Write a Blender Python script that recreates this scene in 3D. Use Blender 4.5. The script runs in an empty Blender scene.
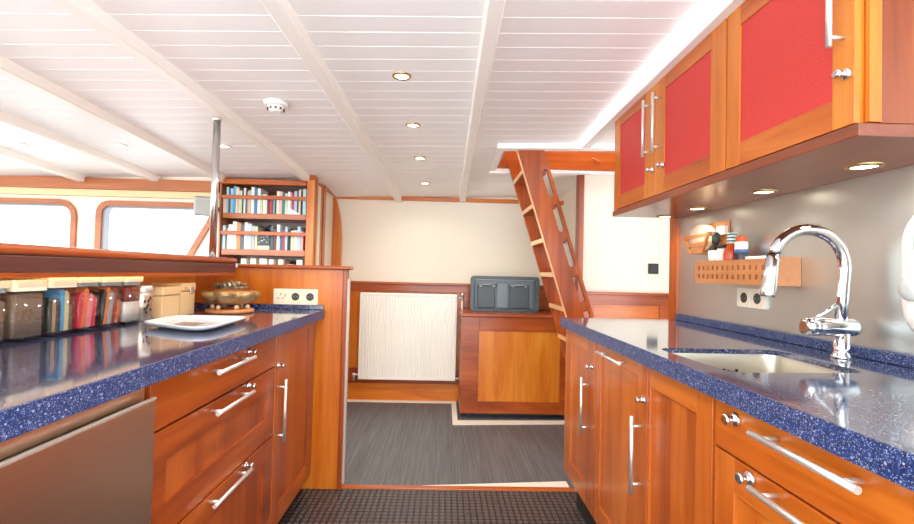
import bpy, bmesh, math, random
from mathutils import Vector, Matrix
random.seed(7)
sc = bpy.context.scene
COL = sc.collection

# ---------------------------------------------------------------- camera, sky, exposure
H = 1.15
cam_d = bpy.data.cameras.new('camera')
cam = bpy.data.objects.new('camera', cam_d); COL.objects.link(cam)
cam_d.sensor_fit = 'HORIZONTAL'; cam_d.sensor_width = 36.0
cam_d.lens = 470.0 * 36.0 / 914.0
cam_d.clip_start = 0.02
R_, U_, F_ = ((0.99938912, -0.02551783, 0.02387952), (-0.02442454, -0.02126485, 0.99947549), (0.02499665, 0.99944817, 0.02187513))
cam.matrix_world = Matrix(((R_[0], U_[0], -F_[0], 0.0), (R_[1], U_[1], -F_[1], 0.0), (R_[2], U_[2], -F_[2], H), (0, 0, 0, 1)))
sc.camera = cam

world = bpy.data.worlds.new('daylight'); sc.world = world
world.use_nodes = True
bg = world.node_tree.nodes['Background']
bg.inputs[0].default_value = (0.95, 0.98, 1.0, 1); bg.inputs[1].default_value = 2.9

sc.view_settings.view_transform = 'Standard'; sc.view_settings.look = 'None'
sc.view_settings.gamma = 1.0; sc.view_settings.use_curve_mapping = False
sc.view_settings.exposure = 0.84
sc.cycles.max_bounces = 10; sc.cycles.diffuse_bounces = 6; sc.cycles.transparent_max_bounces = 16
sc.cycles.sample_clamp_indirect = 6.0

# ---------------------------------------------------------------- materials
def s2l(c):
    return tuple(((v/255.0)/12.92 if v/255.0 <= .04045 else ((v/255.0+.055)/1.055)**2.4) for v in c)
def newmat(name):
    m = bpy.data.materials.new(name); m.use_nodes = True
    nt = m.node_tree; b = nt.nodes['Principled BSDF']
    return m, nt, b
def plain(name, rgb, rough=.5, metal=0.0, coat=0.0, spec=.5):
    m, nt, b = newmat(name)
    b.inputs['Base Color'].default_value = (*s2l(rgb), 1)
    b.inputs['Roughness'].default_value = rough; b.inputs['Metallic'].default_value = metal
    b.inputs['Coat Weight'].default_value = coat; b.inputs['Coat Roughness'].default_value = .08
    b.inputs['Specular IOR Level'].default_value = spec
    # a faint mottling so no surface is perfectly even
    tc = nt.nodes.new('ShaderNodeTexCoord'); no = nt.nodes.new('ShaderNodeTexNoise')
    no.inputs['Scale'].default_value = 14; no.inputs['Detail'].default_value = 3
    nt.links.new(tc.outputs['Object'], no.inputs['Vector'])
    mr = nt.nodes.new('ShaderNodeMapRange'); mr.inputs['To Min'].default_value = max(0, rough-.04); mr.inputs['To Max'].default_value = min(1, rough+.04)
    nt.links.new(no.outputs['Fac'], mr.inputs['Value']); nt.links.new(mr.outputs['Result'], b.inputs['Roughness'])
    return m
def ramp(nt, stops):
    r = nt.nodes.new('ShaderNodeValToRGB')
    e = r.color_ramp.elements
    e[0].position, e[0].color = stops[0][0], (*s2l(stops[0][1]), 1)
    e[1].position, e[1].color = stops[-1][0], (*s2l(stops[-1][1]), 1)
    for p, c in stops[1:-1]:
        n = e.new(p); n.color = (*s2l(c), 1)
    return r
def wood(name, dark, mid, light, axis='z', rough=.28, fine=1.0):
    m, nt, b = newmat(name)
    tc = nt.nodes.new('ShaderNodeTexCoord')
    mp = nt.nodes.new('ShaderNodeMapping')
    s = [22.0*fine, 22.0*fine, 22.0*fine]; s['xyz'.index(axis)] = 1.6
    mp.inputs['Scale'].default_value = s
    nt.links.new(tc.outputs['Object'], mp.inputs['Vector'])
    n1 = nt.nodes.new('ShaderNodeTexNoise'); n1.inputs['Scale'].default_value = 1.0; n1.inputs['Detail'].default_value = 6; n1.inputs['Roughness'].default_value = .62; n1.inputs['Distortion'].default_value = .8
    nt.links.new(mp.outputs[0], n1.inputs['Vector'])
    mp2 = nt.nodes.new('ShaderNodeMapping'); s2 = [5.0]*3; s2['xyz'.index(axis)] = .7
    mp2.inputs['Scale'].default_value = s2
    nt.links.new(tc.outputs['Object'], mp2.inputs['Vector'])
    n2 = nt.nodes.new('ShaderNodeTexNoise'); n2.inputs['Scale'].default_value = 1.0; n2.inputs['Detail'].default_value = 3; n2.inputs['Distortion'].default_value = 1.2
    nt.links.new(mp2.outputs[0], n2.inputs['Vector'])
    mix = nt.nodes.new('ShaderNodeMath'); mix.operation = 'MULTIPLY_ADD'; mix.inputs[1].default_value = .45
    hal = nt.nodes.new('ShaderNodeMath'); hal.operation = 'MULTIPLY'; hal.inputs[1].default_value = .55
    nt.links.new(n2.outputs['Fac'], hal.inputs[0])
    nt.links.new(n1.outputs['Fac'], mix.inputs[0]); nt.links.new(hal.outputs[0], mix.inputs[2])
    r = ramp(nt, [(.34, dark), (.5, mid), (.66, light)])
    nt.links.new(mix.outputs[0], r.inputs['Fac'])
    nt.links.new(r.outputs['Color'], b.inputs['Base Color'])
    b.inputs['Roughness'].default_value = rough
    b.inputs['Coat Weight'].default_value = .25; b.inputs['Coat Roughness'].default_value = .15
    bp = nt.nodes.new('ShaderNodeBump'); bp.inputs['Strength'].default_value = .03; bp.inputs['Distance'].default_value = .01
    nt.links.new(n1.outputs['Fac'], bp.inputs['Height']); nt.links.new(bp.outputs[0], b.inputs['Normal'])
    return m
CH = ((140, 58, 10), (184, 90, 22), (206, 118, 42))       # cherry cabinet fronts
cherry = {a: wood('cherry_'+a, *CH, axis=a) for a in 'xyz'}
RD = ((116, 45, 8), (158, 69, 17), (184, 93, 31))          # redder cherry
redwood = {a: wood('red_cherry_'+a, *RD, axis=a) for a in 'xyz'}
GD = ((182, 88, 14), (212, 120, 28), (228, 148, 54))       # golden panels
golden = {a: wood('golden_cherry_'+a, *GD, axis=a) for a in 'xyz'}
UP = ((178, 86, 16), (204, 114, 32), (222, 142, 54))       # lighter stiles of the wall units
upper = {a: wood('light_cherry_'+a, *UP, axis=a) for a in 'xyz'}
mahog = {a: wood('mahogany_'+a, (74, 36, 32), (94, 48, 42), (116, 64, 54), axis=a, rough=.3) for a in 'xyz'}
oak = {a: wood('window_oak_'+a, (156, 84, 44), (176, 102, 56), (194, 124, 74), axis=a) for a in 'xyz'}
shelfwood = {a: wood('shelf_cherry_'+a, (160, 92, 60), (174, 104, 66), (192, 126, 86), axis=a) for a in 'xyz'}
rackwood = wood('rack_beech', (188, 118, 66), (204, 134, 80), (216, 152, 98), axis='y')
boxwood = wood('file_box_card', (216, 176, 124), (226, 188, 138), (236, 202, 156), axis='y', rough=.5)
treadw = wood('tread_pale', (232, 168, 110), (242, 186, 130), (250, 204, 152), axis='y')

white_paint = plain('white_ceiling_paint', (252, 252, 251), .45)
beam_paint = plain('cream_beam_paint', (250, 247, 240), .4)
cream_wall = plain('cream_wall_paint', (240, 232, 214), .6)
enamel = plain('radiator_enamel', (250, 248, 240), .3)
white_plastic = plain('white_plastic', (244, 242, 236), .35)
cream_plastic = plain('cream_plastic', (250, 236, 206), .4)
chrome = plain('chrome', (228, 230, 234), .06, 1.0)
satin = plain('satin_steel', (232, 231, 228), .42, .85)
dark_gap = plain('dark_recess', (34, 30, 28), .6)
blackp = plain('black_plastic', (30, 30, 32), .4)
greyp = plain('grey_plastic', (150, 152, 150), .5)
brass = plain('warm_ring_metal', (206, 176, 130), .25, 1.0)
strip_white = plain('pale_floor_edging', (244, 236, 220), .5)

def steel_sheet(name, rgb, rough, axis):
    m, nt, b = newmat(name)
    tc = nt.nodes.new('ShaderNodeTexCoord'); mp = nt.nodes.new('ShaderNodeMapping')
    s = [180.0]*3; s['xyz'.index(axis)] = 2.0
    mp.inputs['Scale'].default_value = s
    nt.links.new(tc.outputs['Object'], mp.inputs['Vector'])
    n = nt.nodes.new('ShaderNodeTexNoise'); n.inputs['Scale'].default_value = 1; n.inputs['Detail'].default_value = 3
    nt.links.new(mp.outputs[0], n.inputs['Vector'])
    mr = nt.nodes.new('ShaderNodeMapRange'); mr.inputs['To Min'].default_value = rough-.06; mr.inputs['To Max'].default_value = rough+.08
    nt.links.new(n.outputs['Fac'], mr.inputs['Value']); nt.links.new(mr.outputs[0], b.inputs['Roughness'])
    b.inputs['Base Color'].default_value = (*s2l(rgb), 1); b.inputs['Metallic'].default_value = 1.0
    return m
steel_wall = steel_sheet('brushed_steel_wall', (214, 220, 217), .36, 'y')
steel_front = plain('brushed_steel_front', (236, 218, 198), .3, 1.0)
steel_sink = plain('sink_steel', (196, 188, 174), .3, 1.0)

def counter_mat():
    m, nt, b = newmat('speckled_blue_composite')
    tc = nt.nodes.new('ShaderNodeTexCoord')
    def vor(scale, lo, hi):
        v = nt.nodes.new('ShaderNodeTexVoronoi'); v.inputs['Scale'].default_value = scale; v.inputs['Randomness'].default_value = 1
        nt.links.new(tc.outputs['Object'], v.inputs['Vector'])
        sx = nt.nodes.new('ShaderNodeSeparateColor'); nt.links.new(v.outputs['Color'], sx.inputs[0])
        mr = nt.nodes.new('ShaderNodeMapRange'); mr.inputs['From Min'].default_value = lo; mr.inputs['From Max'].default_value = hi
        nt.links.new(sx.outputs[0], mr.inputs['Value'])
        return mr.outputs[0]
    f1 = vor(760, .86, .97); f2 = vor(360, .95, .985)
    mx = nt.nodes.new('ShaderNodeMath'); mx.operation = 'MAXIMUM'
    nt.links.new(f1, mx.inputs[0]); nt.links.new(f2, mx.inputs[1])
    n = nt.nodes.new('ShaderNodeTexNoise'); n.inputs['Scale'].default_value = 160; n.inputs['Detail'].default_value = 2
    nt.links.new(tc.outputs['Object'], n.inputs['Vector'])
    base = ramp(nt, [(.35, (20, 32, 64)), (.65, (34, 52, 98))])
    nt.links.new(n.outputs['Fac'], base.inputs['Fac'])
    mc = nt.nodes.new('ShaderNodeMix'); mc.data_type = 'RGBA'
    nt.links.new(mx.outputs[0], mc.inputs[0]); nt.links.new(base.outputs['Color'], mc.inputs[6])
    mc.inputs[7].default_value = (*s2l((170, 178, 206)), 1)
    nt.links.new(mc.outputs[2], b.inputs['Base Color'])
    b.inputs['Roughness'].default_value = .1; b.inputs['IOR'].default_value = 1.7; b.inputs['Coat Weight'].default_value = .7; b.inputs['Coat IOR'].default_value = 1.6; b.inputs['Coat Roughness'].default_value = .06
    return m
counter = counter_mat()
counter_edge = counter.copy(); counter_edge.name = 'speckled_blue_edge'
_b = counter_edge.node_tree.nodes['Principled BSDF']; _b.inputs['Roughness'].default_value = .4; _b.inputs['Coat Weight'].default_value = 0.0; _b.inputs['IOR'].default_value = 1.45
for _n in counter_edge.node_tree.nodes:
    if _n.type == 'VALTORGB':
        _n.color_ramp.elements[0].color = (*s2l((20, 36, 78)), 1); _n.color_ramp.elements[1].color = (*s2l((34, 62, 120)), 1)

def rubber_mat():
    m, nt, b = newmat('studded_rubber')
    tc = nt.nodes.new('ShaderNodeTexCoord'); sp = nt.nodes.new('ShaderNodeSeparateXYZ')
    nt.links.new(tc.outputs['Object'], sp.inputs[0])
    def saw(o, per):
        a = nt.nodes.new('ShaderNodeMath'); a.operation = 'MULTIPLY'; a.inputs[1].default_value = 1/per
        nt.links.new(sp.outputs[o], a.inputs[0])
        f = nt.nodes.new('ShaderNodeMath'); f.operation = 'FRACT'; nt.links.new(a.outputs[0], f.inputs[0])
        p = nt.nodes.new('ShaderNodeMath'); p.operation = 'PINGPONG'; p.inputs[1].default_value = .5; nt.links.new(f.outputs[0], p.inputs[0])
        g = nt.nodes.new('ShaderNodeMapRange'); g.interpolation_type = 'SMOOTHSTEP'; g.inputs['From Min'].default_value = .10; g.inputs['From Max'].default_value = .24
        nt.links.new(p.outputs[0], g.inputs['Value']); return g.outputs[0]
    mu = nt.nodes.new('ShaderNodeMath'); mu.operation = 'MULTIPLY'
    nt.links.new(saw(0, .030), mu.inputs[0]); nt.links.new(saw(1, .030), mu.inputs[1])
    r = ramp(nt, [(0.0, (46, 42, 42)), (1.0, (96, 90, 90))])
    nt.links.new(mu.outputs[0], r.inputs['Fac']); nt.links.new(r.outputs['Color'], b.inputs['Base Color'])
    bp = nt.nodes.new('ShaderNodeBump'); bp.inputs['Strength'].default_value = .9; bp.inputs['Distance'].default_value = .004
    nt.links.new(mu.outputs[0], bp.inputs['Height']); nt.links.new(bp.outputs[0], b.inputs['Normal'])
    b.inputs['Roughness'].default_value = .34
    return m
def carpet_mat():
    m, nt, b = newmat('grey_streaked_flooring')
    tc = nt.nodes.new('ShaderNodeTexCoord'); mp = nt.nodes.new('ShaderNodeMapping')
    mp.inputs['Scale'].default_value = (130, 2.2, 10); mp.inputs['Rotation'].default_value = (0, 0, .06)
    nt.links.new(tc.outputs['Object'], mp.inputs['Vector'])
    n = nt.nodes.new('ShaderNodeTexNoise'); n.inputs['Scale'].default_value = 1; n.inputs['Detail'].default_value = 4; n.inputs['Roughness'].default_value = .7
    nt.links.new(mp.outputs[0], n.inputs['Vector'])
    r = ramp(nt, [(.34, (78, 80, 83)), (.52, (97, 99, 102)), (.7, (120, 122, 124))])
    nt.links.new(n.outputs['Fac'], r.inputs['Fac']); nt.links.new(r.outputs['Color'], b.inputs['Base Color'])
    b.inputs['Roughness'].default_value = .5
    return m
rubber = rubber_mat(); carpet = carpet_mat()

def fabric_red():
    m, nt, b = newmat('red_woven_panel')
    tc = nt.nodes.new('ShaderNodeTexCoord'); n = nt.nodes.new('ShaderNodeTexNoise'); n.inputs['Scale'].default_value = 260; n.inputs['Detail'].default_value = 2
    nt.links.new(tc.outputs['Object'], n.inputs['Vector'])
    r = ramp(nt, [(.3, (194, 46, 42)), (.7, (212, 66, 58))])
    nt.links.new(n.outputs['Fac'], r.inputs['Fac']); nt.links.new(r.outputs['Color'], b.inputs['Base Color'])
    bp = nt.nodes.new('ShaderNodeBump'); bp.inputs['Strength'].default_value = .1; bp.inputs['Distance'].default_value = .002
    nt.links.new(n.outputs['Fac'], bp.inputs['Height']); nt.links.new(bp.outputs[0], b.inputs['Normal'])
    b.inputs['Roughness'].default_value = .5
    return m
red_panel = fabric_red()
def emit(name, rgb, strength):
    m, nt, b = newmat(name)
    b.inputs['Base Color'].default_value = (*s2l(rgb), 1)
    b.inputs['Emission Color'].default_value = (*s2l(rgb), 1); b.inputs['Emission Strength'].default_value = strength
    return m
lamp_glow = emit('lamp_glow', (255, 240, 214), 6.0)
led_glow = emit('led_strip_glow', (255, 206, 124), 8.0)
def clear(name, tint, gloss=.12):
    m = bpy.data.materials.new(name); m.use_nodes = True; nt = m.node_tree; nt.nodes.clear()
    o = nt.nodes.new('ShaderNodeOutputMaterial'); t = nt.nodes.new('ShaderNodeBsdfTransparent'); g = nt.nodes.new('ShaderNodeBsdfGlossy')
    t.inputs[0].default_value = (*tint, 1); g.inputs['Roughness'].default_value = .04
    lw = nt.nodes.new('ShaderNodeLayerWeight'); lw.inputs['Blend'].default_value = .25; fr = nt.nodes.new('ShaderNodeMapRange'); fr.inputs['To Min'].default_value = gloss*.3; fr.inputs['To Max'].default_value = gloss*4; nt.links.new(lw.outputs['Facing'], fr.inputs['Value'])
    mx = nt.nodes.new('ShaderNodeMixShader'); nt.links.new(fr.outputs[0], mx.inputs[0])
    nt.links.new(t.outputs[0], mx.inputs[1]); nt.links.new(g.outputs[0], mx.inputs[2]); nt.links.new(mx.outputs[0], o.inputs[0])
    return m
pane_glass = clear('window_glass', (.98, .99, 1.0))
jar_clear = clear('clear_jar_plastic', (.97, .96, .95), .09)
seal_clear = plain('grey_lid_seal', (150, 152, 156), .3)
def colour(rgb, rough=.5):
    k = 'paint_%d_%d_%d' % tuple(rgb)
    return bpy.data.materials.get(k) or plain(k, rgb, rough)

# ---------------------------------------------------------------- mesh helpers
ORG = {}
class MB:
    def __init__(s): s.bm = bmesh.new()
    def _new(s, before, smooth):
        if smooth:
            for f in s.bm.faces:
                if f not in before: f.smooth = True
    def box(s, x0, x1, y0, y1, z0, z1, bevel=0.0, seg=2):
        x0, x1 = min(x0, x1), max(x0, x1); y0, y1 = min(y0, y1), max(y0, y1); z0, z1 = min(z0, z1), max(z0, z1)
        m = Matrix.Translation(((x0+x1)/2, (y0+y1)/2, (z0+z1)/2)) @ Matrix.Diagonal((x1-x0, y1-y0, z1-z0, 1))
        r = bmesh.ops.create_cube(s.bm, size=1.0, matrix=m)
        if bevel > 0:
            b = min(bevel, .45*min(x1-x0, y1-y0, z1-z0))
            es = {e for v in r['verts'] for e in v.link_edges}
            bmesh.ops.bevel(s.bm, geom=list(es), offset=b, segments=seg, profile=.5, affect='EDGES')
        return s
    def ring(s, c, n, r, k=20, up=None):
        n = Vector(n).normalized(); a = n.orthogonal().normalized() if up is None else Vector(up).normalized(); b = n.cross(a)
        return [s.bm.verts.new(Vector(c)+(a*math.cos(2*math.pi*i/k)+b*math.sin(2*math.pi*i/k))*r) for i in range(k)]
    def skin(s, rings, cap0=True, cap1=True, smooth=True, closed=False):
        k = len(rings[0]); pairs = list(zip(rings[:-1], rings[1:]))
        if closed: pairs.append((rings[-1], rings[0]))
        for A, B in pairs:
            for i in range(k):
                f = s.bm.faces.new((A[i], A[(i+1) % k], B[(i+1) % k], B[i])); f.smooth = smooth
        if not closed:
            if cap0: s.bm.faces.new(list(reversed(rings[0])))
            if cap1: s.bm.faces.new(rings[-1])
        return s
    def cyl(s, p0, p1, r, r1=None, k=20):
        d = Vector(p1)-Vector(p0); a = d.orthogonal()
        return s.skin([s.ring(p0, d, r, k, a), s.ring(p1, d, r if r1 is None else r1, k, a)])
    def lathe(s, c, prof, axis=(0, 0, 1), k=28):
        ax = Vector(axis).normalized(); a = ax.orthogonal()
        return s.skin([s.ring(Vector(c)+ax*h, ax, max(r, .0004), k, a) for r, h in prof])
    def tube(s, pts, r, k=16):
        pts = [Vector(p) for p in pts]; rings = []
        d0 = (pts[1]-pts[0]).normalized(); a = d0.orthogonal().normalized()
        for i, p in enumerate(pts):
            d = (pts[min(i+1, len(pts)-1)]-pts[max(i-1, 0)]).normalized()
            a = (a-d*a.dot(d)).normalized()
            rr = r[i] if isinstance(r, (list, tuple)) else r
            rings.append(s.ring(p, d, rr, k, a))
        return s.skin(rings)
    def sphere(s, c, r, k=14, sc_=(1, 1, 1)):
        q = bmesh.ops.create_uvsphere(s.bm, u_segments=k, v_segments=max(6, k//2), radius=r, matrix=Matrix.Translation(c) @ Matrix.Diagonal((*sc_, 1)))
        for v in q['verts']:
            for f in v.link_faces: f.smooth = True
        return s
    def plate(s, outer, holes, t0, t1, fn):
        """flat outline with holes, given thickness; fn maps (u, v, t) to a point"""
        loops = [outer]+list(holes)
        lv = []
        for L in loops:
            lv.append([s.bm.verts.new(Vector(fn(u, v, t0))) for u, v in L])
        es = []
        for L in lv:
            for i in range(len(L)): es.append(s.bm.edges.new((L[i], L[(i+1) % len(L)])))
        r = bmesh.ops.triangle_fill(s.bm, use_beauty=True, use_dissolve=False, edges=es)
        fs = [g for g in r['geom'] if isinstance(g, bmesh.types.BMFace)]
        top = {}
        for L, src in zip(lv, loops):
            for v, (u, w) in zip(L, src): top[v] = s.bm.verts.new(Vector(fn(u, w, t1)))
        for f in fs: s.bm.faces.new([top[v] for v in reversed(f.verts)])
        for L in lv:
            for i in range(len(L)):
                a, b = L[i], L[(i+1) % len(L)]
                s.bm.faces.new((a, b, top[b], top[a]))
        return s
    def build(s, name, mat, parent=None, base=None, label=None):
        bmesh.ops.recalc_face_normals(s.bm, faces=s.bm.faces[:])
        if parent is not None: o_ = ORG[parent.name]
        elif base is not None: o_ = Vector(base)
        else:
            xs = [v.co for v in s.bm.verts]
            o_ = Vector(((min(c.x for c in xs)+max(c.x for c in xs))/2, (min(c.y for c in xs)+max(c.y for c in xs))/2, min(c.z for c in xs)))
        bmesh.ops.translate(s.bm, verts=s.bm.verts[:], vec=-o_)
        me = bpy.data.meshes.new(name); s.bm.to_mesh(me); s.bm.free()
        me.materials.append(mat)
        ob = bpy.data.objects.new(name, me); COL.objects.link(ob)
        ORG[ob.name] = o_.copy()
        if parent is not None: ob.parent = parent
        else: ob.location = o_
        if label: ob['label'] = label
        return ob
def thing(name, label, cat, base, group=None):
    e = bpy.data.objects.new(name, None); COL.objects.link(e)
    e.empty_display_size = .05; e.location = base; ORG[e.name] = Vector(base)
    tag(e, label, cat, group); return e
def tag(o, label, cat, group=None):
    o['label'] = label; o['category'] = cat; o['kind'] = 'thing'
    if group: o['group'] = group
    return o
def struct(o):
    o['kind'] = 'structure'; return o
def S(name, mb, mat, label=None, cat=None):
    o = struct(mb.build(name, mat))
    if label: o['label'] = label
    if cat: o['category'] = cat
    return o
def rrect(u0, u1, v0, v1, r, n=5):
    P = []
    for cu, cv, a0 in ((u1-r, v1-r, 0), (u0+r, v1-r, 90), (u0+r, v0+r, 180), (u1-r, v0+r, 270)):
        for i in range(n+1):
            a = math.radians(a0+90*i/n); P.append((cu+r*math.cos(a), cv+r*math.sin(a)))
    return P
def rpoly(pts, r, n=5):
    out = []; N = len(pts)
    for i in range(N):
        p = Vector(pts[i]); a = (Vector(pts[i-1])-p).normalized(); b = (Vector(pts[(i+1) % N])-p).normalized()
        half = a.angle(b)/2; t = min(r/math.tan(half), .45*min((Vector(pts[i-1])-p).length, (Vector(pts[(i+1) % N])-p).length))
        s0, s1 = p+a*t, p+b*t
        for k in range(n+1):
            f = k/n; out.append(tuple((1-f)**2*s0+2*f*(1-f)*p+f*f*s1))
    return out
XZ = lambda y0: (lambda u, v, t: (u, y0+t, v))
YZ = lambda x0: (lambda u, v, t: (x0+t, u, v))
XY = lambda z0: (lambda u, v, t: (u, v, z0+t))
def ceilz(x, y): return 1.15+.87+.03*x-.01075*y*y

# ================================================================ STRUCTURE
Y_BACK = 4.25
S('floor', MB().box(-1.34, 1.22, -.9, 2.505, -.03, 0), rubber, 'dark studded rubber floor of the galley aisle', 'floor')
S('floor_saloon', MB().box(-5.2, 1.9, 2.545, 4.4, -.03, 0).box(-5.2, -1.36, -.9, 2.545, -.03, 0), carpet, 'grey streaked flooring beyond the threshold', 'floor')
S('trim_1', MB().box(-.52, .72, 2.505, 2.545, -.03, .006, .003), cherry['x'], 'thin wooden threshold strip between rubber and grey floor', 'threshold')
# pale edging lying on the floor
S('trim_2', MB().plate([(-.10, 2.547), (.70, 2.547), (.70, 2.62)], [], 0, .004, XY(0.0005)), strip_white, 'pale wedge of floor edging beside the threshold', 'edging')
S('trim_3', MB().box(-1.0, .125, 4.14, 4.20, 0.0005, .006), strip_white, 'pale edging strip along the foot of the radiator wall', 'edging')
S('trim_4', MB().plate([(.085, 3.56), (1.02, 3.62), (1.02, 3.70), (.125, 3.66), (.125, 4.2), (.085, 4.2)], [], 0, .006, XY(0.0005)), strip_white, 'pale L-shaped floor edging around the panelled chest', 'edging')

# ceiling: tongue-and-groove planks running across, arched front to back, with the hatch left open
HX0, HX1, HY0, HY1 = .345, 1.45, 2.90, 3.34
def ceiling():
    mb = MB(); bm = mb.bm; pw = .097
    ys = -.5; strips = []
    while ys < 4.35:
        strips.append((ys, min(ys+pw, 4.36))); ys += pw
    def run(x0, x1, ya, yb):
        g = .0022
        prof = [(ya, 0.003), (ya+g, 0.0), (yb-g, 0.0), (yb, 0.003)]
        lo = [[bm.verts.new((x, y, ceilz(x, y)+d)) for y, d in prof] for x in (x0, x1)]
        for i in range(3): bm.faces.new((lo[0][i], lo[0][i+1], lo[1][i+1], lo[1][i]))
        up = [[bm.verts.new((x, y, ceilz(x, y)+.04)) for y in (ya, yb)] for x in (x0, x1)]
        bm.faces.new((up[0][0], up[1][0], up[1][1], up[0][1]))
        bm.faces.new((lo[0][0], up[0][0], up[0][1], lo[0][3], lo[0][2], lo[0][1])); bm.faces.new((lo[1][0], lo[1][1], lo[1][2], lo[1][3], up[1][1], up[1][0]))
        bm.faces.new((lo[0][0], lo[1][0], up[1][0], up[0][0])); bm.faces.new((lo[0][3], up[0][1], up[1][1], lo[1][3]))
    cuts = sorted({HY0, HY1} | {a for a, b in strips} | {strips[-1][1]})
    for a, b in zip(cuts[:-1], cuts[1:]):
        if a >= HY0-1e-6 and b <= HY1+1e-6:
            run(-5.2, HX0, a, b); run(HX1, 1.9, a, b)
        else: run(-5.2, 1.9, a, b)
    return mb
S('ceiling', ceiling(), white_paint, 'white planked ceiling with fine grooves', 'ceiling')
def beam(n, xa, ya, xb, yb, label, w=.056, d=.046):
    mb = MB(); N = 16; rings = []
    for i in range(N+1):
        t = i/N; y = ya+(yb-ya)*t; x = xa+(xb-xa)*t
        z = ceilz(x+w/2, y)
        rings.append([mb.bm.verts.new(p) for p in ((x, y, z+.004), (x, y, z-d+.006), (x+.006, y, z-d), (x+w-.006, y, z-d), (x+w, y, z-d+.006), (x+w, y, z+.004))])
    mb.skin(rings, smooth=False)
    S('trim_%d' % n, mb, beam_paint, label, 'ceiling beam')
beam(5, .10, -.4, .115, 4.24, 'cream ceiling beam between the row of downlights and the hatch')
beam(6, -.635, -.4, -.462, 4.24, 'cream ceiling beam between the smoke detector and the row of downlights')
beam(7, -1.255, -.4, -1.085, 3.60, 'cream ceiling beam that meets the chrome pole and ends above the bookcase')
beam(8, -1.82, -.4, -1.725, 3.58, 'cream ceiling beam next outboard of the chrome pole')
beam(9, -2.40, -.4, -2.21, 3.58, 'cream ceiling beam ending above the post between the windows')
beam(10, -2.92, -.4, -2.75, 3.58, 'cream ceiling beam ending above the big window farthest from the pole')

# back wall with wainscot
S('wall_back', MB().plate([(-1.02, -.02), (1.35, -.02), (1.35, 1.90), (-1.02, 1.90)], [], 0, .05, XZ(Y_BACK)), cream_wall, 'cream back wall above the radiator', 'wall')
S('baseboard_back', MB().box(-1.0, 1.06, 4.195, 4.25, 0.0, .155, .003), golden['x'], 'golden wooden skirting board under the radiator', 'skirting board')
S('trim_11', MB().box(-1.0, 1.06, 4.185, 4.25, .155, .185, .003).box(-1.0, 1.06, 4.215, 4.25, .965, 1.028, .002).box(-1.0, 1.06, 4.19, 4.25, 1.028, 1.05, .006)
  .box(-1.0, -.845, 4.215, 4.25, .185, .965, .002).box(.16, .225, 4.215, 4.25, .185, .965, .002).box(-.845, .16, 4.215, 4.25, .185, .28, .002).box(.84, 1.06, 4.215, 4.25, .185, .965), redwood['x'], 'red-brown wainscot rails and cap behind the radiator', 'wainscot')
S('trim_12', MB().box(-.845, .84, 4.232, 4.25, .28, .965), golden['z'], 'golden wainscot panel behind the radiator', 'wainscot')
S('trim_13', MB().box(-.99, 1.06, 4.22, 4.25, 1.785, 1.82, .003), upper['x'], 'narrow wooden cornice strip at the top of the back wall', 'cornice')
# curved wooden post at the corner of the back wall
S('trim_14', MB().plate([(-1.015, 1.03), (-.93, 1.03), (-.932, 1.45), (-.945, 1.60), (-.965, 1.70), (-.995, 1.80), (-1.015, 1.80)], [], 0, .04, XZ(4.205)), upper['z'], 'curved wooden edge post beside the bookcase wall', 'post')
# return wall that carries on behind the bookcase
S('wall_left', MB().box(-1.06, -1.012, 3.82, 4.25, 0, 1.86), cream_wall, 'cream return wall running back from the bookcase', 'wall')
S('trim_15', MB().box(-1.013, -.997, 3.835, 3.905, 0, 1.83, .002).box(-1.013, -.99, 3.84, 4.25, 1.80, 1.85, .003), cherry['z'], 'wooden upright and top rail on the return wall', 'trim')

# right-hand partition beyond the galley
PY = 3.42
S('wall_partition', MB().box(1.0, 1.86, PY, PY+.05, 0, 1.96), plain('partition_cream', (220, 214, 200), .6), 'cream partition wall behind the worktop end', 'wall')
S('wall_return', MB().box(1.06, 1.10, PY+.05, 4.25, 0, 1.96), cream_wall)
S('wall_alcove', MB().box(1.82, 1.86, 2.3, PY, 0, 1.99), cream_wall)
S('trim_16', MB().box(.965, 1.005, PY-.02, PY+.06, 0, 1.96, .003), redwood['z'], 'tall wooden corner post beside the ladder', 'post')
S('trim_17', MB().box(1.005, 1.82, PY-.018, PY, .94, 1.012, .002).box(1.005, 1.82, PY-.035, PY, 1.012, 1.032, .005).box(1.005, 1.09, PY-.018, PY, 0, .94).box(1.575, 1.82, PY-.018, PY, 0, .94).box(1.09, 1.575, PY-.018, PY, 0, .2), redwood['x'], 'red-brown wainscot rails below the black switch', 'wainscot')
S('trim_18', MB().box(1.09, 1.575, PY-.008, PY, .2, .94), cherry['x'], 'wainscot panel below the black switch', 'wainscot')
# steel splashback wall and its end post
S('wall_right', MB().box(1.19, 1.23, .15, 2.355, 0, 2.04), steel_wall, 'brushed steel splashback wall behind the tap', 'wall')
S('trim_19', MB().box(1.175, 1.235, 2.355, 2.44, 0, 2.01, .003), cherry['z'], 'upright wooden post at the end of the steel wall', 'post')
S('trim_20', MB().box(.815, .868, .15, 2.40, 1.995, 2.001).plate([(.15, 2.05), (.15, 1.978), (2.84, 1.93), (2.84, 1.97)], [], 0, .05, YZ(.817)), white_paint, 'white moulding along the top of the wall units', 'moulding')

cove = MB().plate([(.2, ceilz(.8, .2)-.012), (1.4, ceilz(.8, 1.4)-.012), (2.1, ceilz(.8, 2.1)-.012), (2.83, ceilz(.8, 2.83)-.012), (2.83, ceilz(.8, 2.83)-.004), (2.1, ceilz(.8, 2.1)-.004), (1.4, ceilz(.8, 1.4)-.004), (.2, ceilz(.8, .2)-.004)], [], 0, .006, YZ(.809)).build('cove_light', emit('cove_glow', (250, 250, 255), 3.6))
tag(cove, 'thin white light strip where ceiling meets the wall cabinet moulding', 'light strip')
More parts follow.
